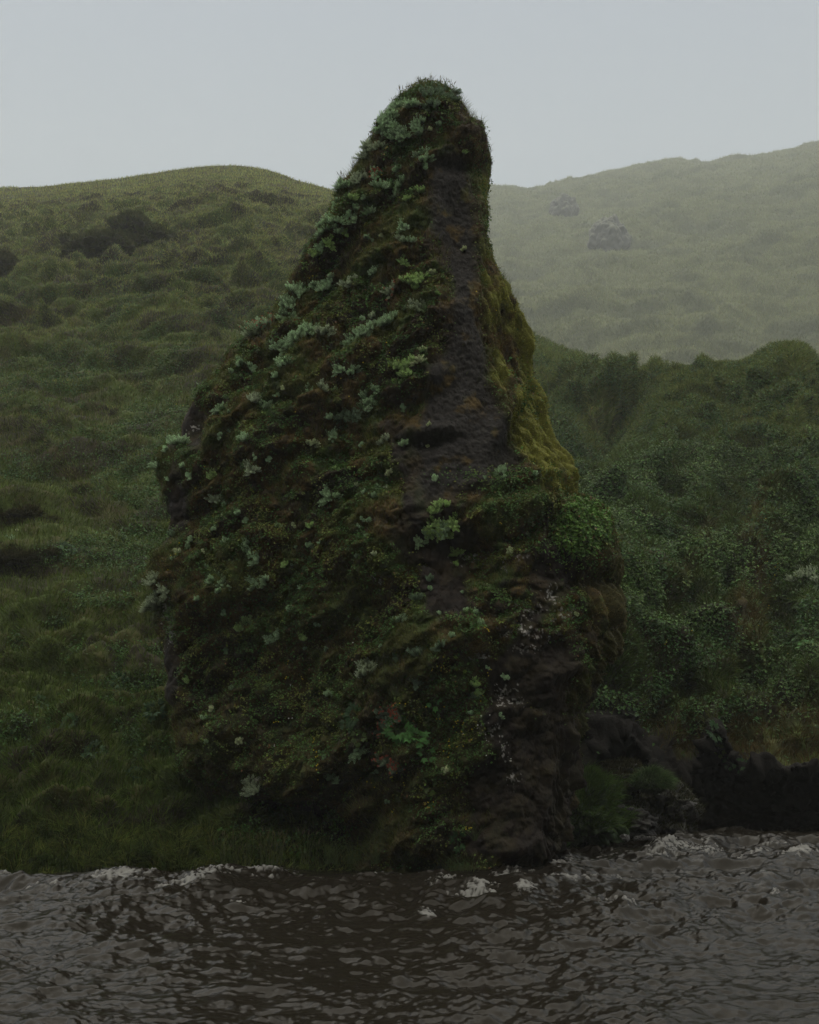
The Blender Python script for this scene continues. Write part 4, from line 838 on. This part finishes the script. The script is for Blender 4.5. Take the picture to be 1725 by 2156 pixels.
spray(FY_, 'yellow_flower', around([(666,1590,3,14,9),(668,1626,2,8,5),(776,1650,8,6,6),(832,1630,3,3,3),(858,1656,3,3,3),(832,1718,2,4,4),(608,1402,3,5,3),(636,1428,2,3,3),(604,1424,2,2,2),(580,1518,3,2,3),(924,1394,5,4,5),(908,1400,3,3,2),(1030,1414,4,3,4),(1012,1472,4,5,4),(984,1745,4,4,7),(978,1544,14,12,8),(950,1580,14,14,8),(968,1520,10,8,6),(903,1690,3,3,3),(936,1500,20,20,6),(1020,1326,4,4,5),(842,1484,6,4,3),(1045,1100,4,2,2)]), 'tiny yellow flower', 'yellow flowers')
spray(FY_, 'yellow_flower', around([(817,312,3,3,3),(800,370,4,5,3),(655,590,40,30,4),(560,640,30,20,3),(740,760,60,50,6),(620,800,60,60,5),(380,860,12,10,4),(430,1000,30,40,4),(365,1170,8,14,4),(1010,640,30,20,2)]), 'tiny yellow flower', 'yellow flowers')
spray(FY_, 'yellow_flower', around([(1620,1200,18,26,10),(1600,1120,30,20,8),(1406,1350,8,4,6),(1640,1260,16,20,6),(1480,1290,30,50,5),(1560,1420,40,40,5)]), 'tiny yellow flower', 'yellow flowers')
spray(FW, 'white_flower', around([(609,1508,3,3,4),(586,1570,3,2,3),(1072,1600,3,4,3),(1008,1550,12,16,7),(612,1442,2,4,2),(744,1360,3,3,1)]), 'tiny white flower', 'white flowers')

# ================================================================== ROCKS
def lump(seed, sx, sy, sz, rough=.22, res=90, square=.0, freq=1.6):
    u = np.linspace(0, 2 * math.pi, res * 2, endpoint=False)[None]; v_ = np.linspace(-math.pi / 2 + .02, math.pi / 2 - .02, res)[:, None]
    d = np.stack([np.cos(v_) * np.cos(u), np.cos(v_) * np.sin(u), np.sin(v_) + 0 * u], -1)
    n = fbm(d[..., 0] * freq + seed, d[..., 1] * freq, d[..., 2] * freq, 5, seed); b = np.abs(perlin(d[..., 0] * 2.2, d[..., 1] * 2.2 + seed, d[..., 2] * 2.2, seed + 5)) 
    r = 1 + rough * n * 1.6 + rough * (b - .2)
    Q = d * r[..., None] * [sx, sy, sz]
    return Q.astype(np.float32), n, u
def rock_thing(name, px, py, rx, ry, seed, base, moss, lab, cat, Y=None, depth=.9, rot=0, sink=.35, mosscut=.15, leafy=0, rough=.25, trees=BOTH):
    h = hit(px, py, trees) if Y is None else (Vector([float(q) for q in at(px, py, Y)]), 0, Vector((0, -1, 0)))
    sx, sz = rx * h[0].y / F, ry * h[0].y / F; sy = depth * (sx + sz) * .5
    Q, n, _ = lump(seed, sx, sy, sz, rough); a = math.radians(rot); c_, s_ = math.cos(a), math.sin(a)
    Q = np.stack([Q[..., 0] * c_ - Q[..., 2] * s_, Q[..., 1], Q[..., 0] * s_ + Q[..., 2] * c_], -1)
    Nn = grid_normals(Q, True); Nn = np.where(((Nn * Q).sum(-1) < 0)[..., None], -Nn, Nn)
    m_ = sst(mosscut - .2, mosscut + .25, Nn[..., 2] + .5 * n)
    C = np.tile(np.array(base, np.float32), Q.shape[:2] + (1,)) * (1 + .6 * n)[..., None]; C = mixc(C, moss, m_)
    R_, C_ = Q.shape[:2]; V = np.concatenate([Q.reshape(-1, 3), Q[0].mean(0)[None], Q[-1].mean(0)[None]])
    caps = [np.stack([np.full(C_, R_ * C_), (np.arange(C_) + 1) % C_, np.arange(C_)], -1), np.stack([np.full(C_, R_ * C_ + 1), (R_-1) * C_ + np.arange(C_), (R_-1) * C_ + (np.arange(C_) + 1) % C_], -1)]
    me = mesh_from(name, V, [grid_faces(R_, C_, True), np.concatenate(caps)], np.concatenate([C.reshape(-1, 3), C[0, :1], C[-1, :1]]))
    o = link(name, me, M_stone, label=lab, cat=cat); o.location = h[0] + Vector((0, sy * sink, 0))
    if leafy:
        Qo = np.concatenate([Q, Q[:, :1]], 1); No = np.concatenate([Nn, Nn[:, :1]], 1); Wm = np.clip(No[..., 2] + .6, .05, 1) * (No[..., 1] < .3)
        s = sample_grid(Qo, leafy, Wm); p = gl(Qo, s); nn = norm(gl(No, s)); D_ = h[0].y
        Ab = blades(p - nn * .01, norm(nn * .6 + UP * .5 + rnd(leafy) * .5), (.05 + .05 * rng.random(leafy)) * max(1, D_ / 20), .004 + .00034 * D_, jitter(np.array(moss) * 1.25, leafy, .3, .09), .6)
        mm = mesh_from('moss', *Ab[:2], Ab[2]); link('moss', mm, M_blade, parent=o)
    return o
BR, GM = (.060, .046, .020), (.060, .070, .028)
rock_thing('mossy_outcrop', 290, 497, 62, 40, 3, (.05, .042, .026), (.075, .080, .032), 'rounded dark moss covered outcrop on the left hill, higher of the joined pair', 'outcrop', rot=-15, leafy=16000, rough=.35)
rock_thing('mossy_outcrop', 200, 528, 76, 36, 4, (.05, .042, .026), (.070, .074, .030), 'long dark moss covered outcrop on the left hill, lower of the joined pair', 'outcrop', rot=6, leafy=16000, rough=.35)
rock_thing('mossy_outcrop', 0, 570, 44, 36, 5, (.05, .042, .026), (.070, .070, .030), 'dark mossy outcrop cut off by the left frame edge', 'outcrop', leafy=9000, rough=.3)
rock_thing('mossy_outcrop', 30, 1100, 82, 34, 6, (.026, .022, .012), (.045, .042, .017), 'brown mossy hump low on the left slope, upper one', 'outcrop', rot=-4, leafy=16000, rough=.3, sink=.95)
rock_thing('mossy_outcrop', 36, 1178, 86, 30, 7, (.026, .022, .012), (.042, .040, .016), 'brown mossy hump low on the left slope, lower one', 'outcrop', leafy=16000, rough=.3, sink=.95)
rock_thing('rock_outcrop', 1183, 452, 32, 42, 8, (.020, .020, .014), (.065, .07, .03), 'rugged rock outcrop in the mist, the upper left one on the far hill', 'outcrop', rot=-14, sink=-.35, mosscut=.45, rough=.15)
rock_thing('rock_outcrop', 1281, 516, 42, 55, 9, (.020, .020, .014), (.065, .07, .03), 'rugged rock outcrop in the mist, the lower right one on the far hill', 'outcrop', rot=-6, sink=-.35, mosscut=.45, rough=.15)
rock_thing('boulder', 1330, 1736, 56, 30, 10, (.028, .024, .021), (.025, .022, .014), 'low grey brown boulder at the waterline inside the cave', 'rock', Y=17.1, rot=-4, mosscut=.9)
rock_thing('boulder', 1405, 1722, 70, 62, 11, (.018, .015, .012), (.030, .030, .012), 'tall dark boulder with a grassy top beside the cave', 'rock', Y=17.5, rot=14, mosscut=.6, leafy=3000)
rock_thing('boulder', 1290, 1640, 75, 30, 12, (.016, .013, .010), (.035, .032, .013), 'dark mossy rock shelf above the gap beside the pillar', 'rock', Y=17.6, rot=4, mosscut=.5, leafy=4000)
mound = rock_thing('grassy_mound', 1240, 1722, 60, 58, 13, (.03, .03, .015), (.040, .070, .020), 'bright green grassy mound at the waterline right of the pillar', 'mound', Y=16.9, mosscut=-.6, rot=-14, rough=.5)
def add_grass_to(o, n, col, Lh, lab):
    me = o.data; V = np.empty(len(me.vertices) * 3, np.float32); me.vertices.foreach_get('co', V); V = V.reshape(-1, 3)
    c = V.mean(0); N_ = norm(V - c); ok = np.where((N_[:, 2] > -.3) & (N_[:, 1] < .3))[0]; k = rng.choice(ok, n)
    p = V[k]; A = blades(p, norm(N_[k] * .5 + UP * .5 + rnd(n) * .4 + np.array([.3, -.1, 0], np.float32)), Lh * (.5 + rng.random(n)), .0075, jitter(col, n, .3, .08), .8)
    link('grass', mesh_from('grass', *A[:2], A[2]), M_blade, parent=o)
add_grass_to(mound, 5200, (.085, .140, .032), .15, '')
cap = rock_thing('grassy_mound', 1377, 1652, 34, 17, 14, (.03, .03, .015), (.05, .075, .03), 'round grass cap on top of the tall boulder by the cave', 'grass', Y=17.1, mosscut=-.6)
add_grass_to(cap, 2200, (.085, .130, .050), .12, '')
knobrock = [(1282,1683,7,6,'standing upright pale pebble'),(1240+60,1700,9,4,'flat'),(1318,1764,9,7,'largest pale grey'),(1294,1704,6,3,'thin'),(1270,1701,8,4,'dark'),(1310,1698,7,4,'rounded'),(1328,1703,7,3,'low'),(1340,1766,7,4,'small brown'),(1352,1764,8,5,'squat dark'),(1366,1765,6,4,'tiny'),(1378,1766,8,4,'wide'),(1442,1700,7,4,'lone'),(1456,1694,10,5,'lone broad'),(1262,1706,6,3,'leftmost')]
for i, (px, py, rx, ry, w_) in enumerate(knobrock):
    o = rock_thing('pebble', px, py, rx, ry, 20 + i, (.16, .155, .15) if i in (0, 2) else (.075, .070, .066), (.06, .055, .04), f'{w_} stone on the cave floor ' + ('at the waterline right of the pillar' if py > 1750 else 'behind the low boulder' if px < 1400 else 'right of the grass capped boulder'), 'stone', Y=16.75 if py > 1750 else 16.9, rough=.3, mosscut=2)
    o['group'] = 'stones on the cave floor'

# ================================================================== HAZE
hv = [(-680, -62, -3), (680, -62, -3), (680, 960, -3), (-680, 960, -3), (-680, -62, 420), (680, -62, 420), (680, 960, 420), (-680, 960, 420)]
me = mesh_from('haze', np.array(hv, float), np.array([[0, 3, 2, 1], [4, 5, 6, 7], [0, 1, 5, 4], [1, 2, 6, 5], [2, 3, 7, 6], [3, 0, 4, 7]]), flat=True)
M_haze = bpy.data.materials.new('haze'); M_haze.use_nodes = True; t = M_haze.node_tree; t.nodes.clear()
o = t.nodes.new('ShaderNodeOutputMaterial'); pv = t.nodes.new('ShaderNodeVolumePrincipled')
pv.inputs['Color'].default_value = (.95, .97, .95, 1); pv.inputs['Density'].default_value = HAZE; pv.inputs['Anisotropy'].default_value = .1
t.links.new(pv.outputs[0], o.inputs['Volume'])
hz = link('haze', me, M_haze, kind='stuff', label='pale mist filling the gorge and veiling the far hill', cat='haze')
S['built'] = 1
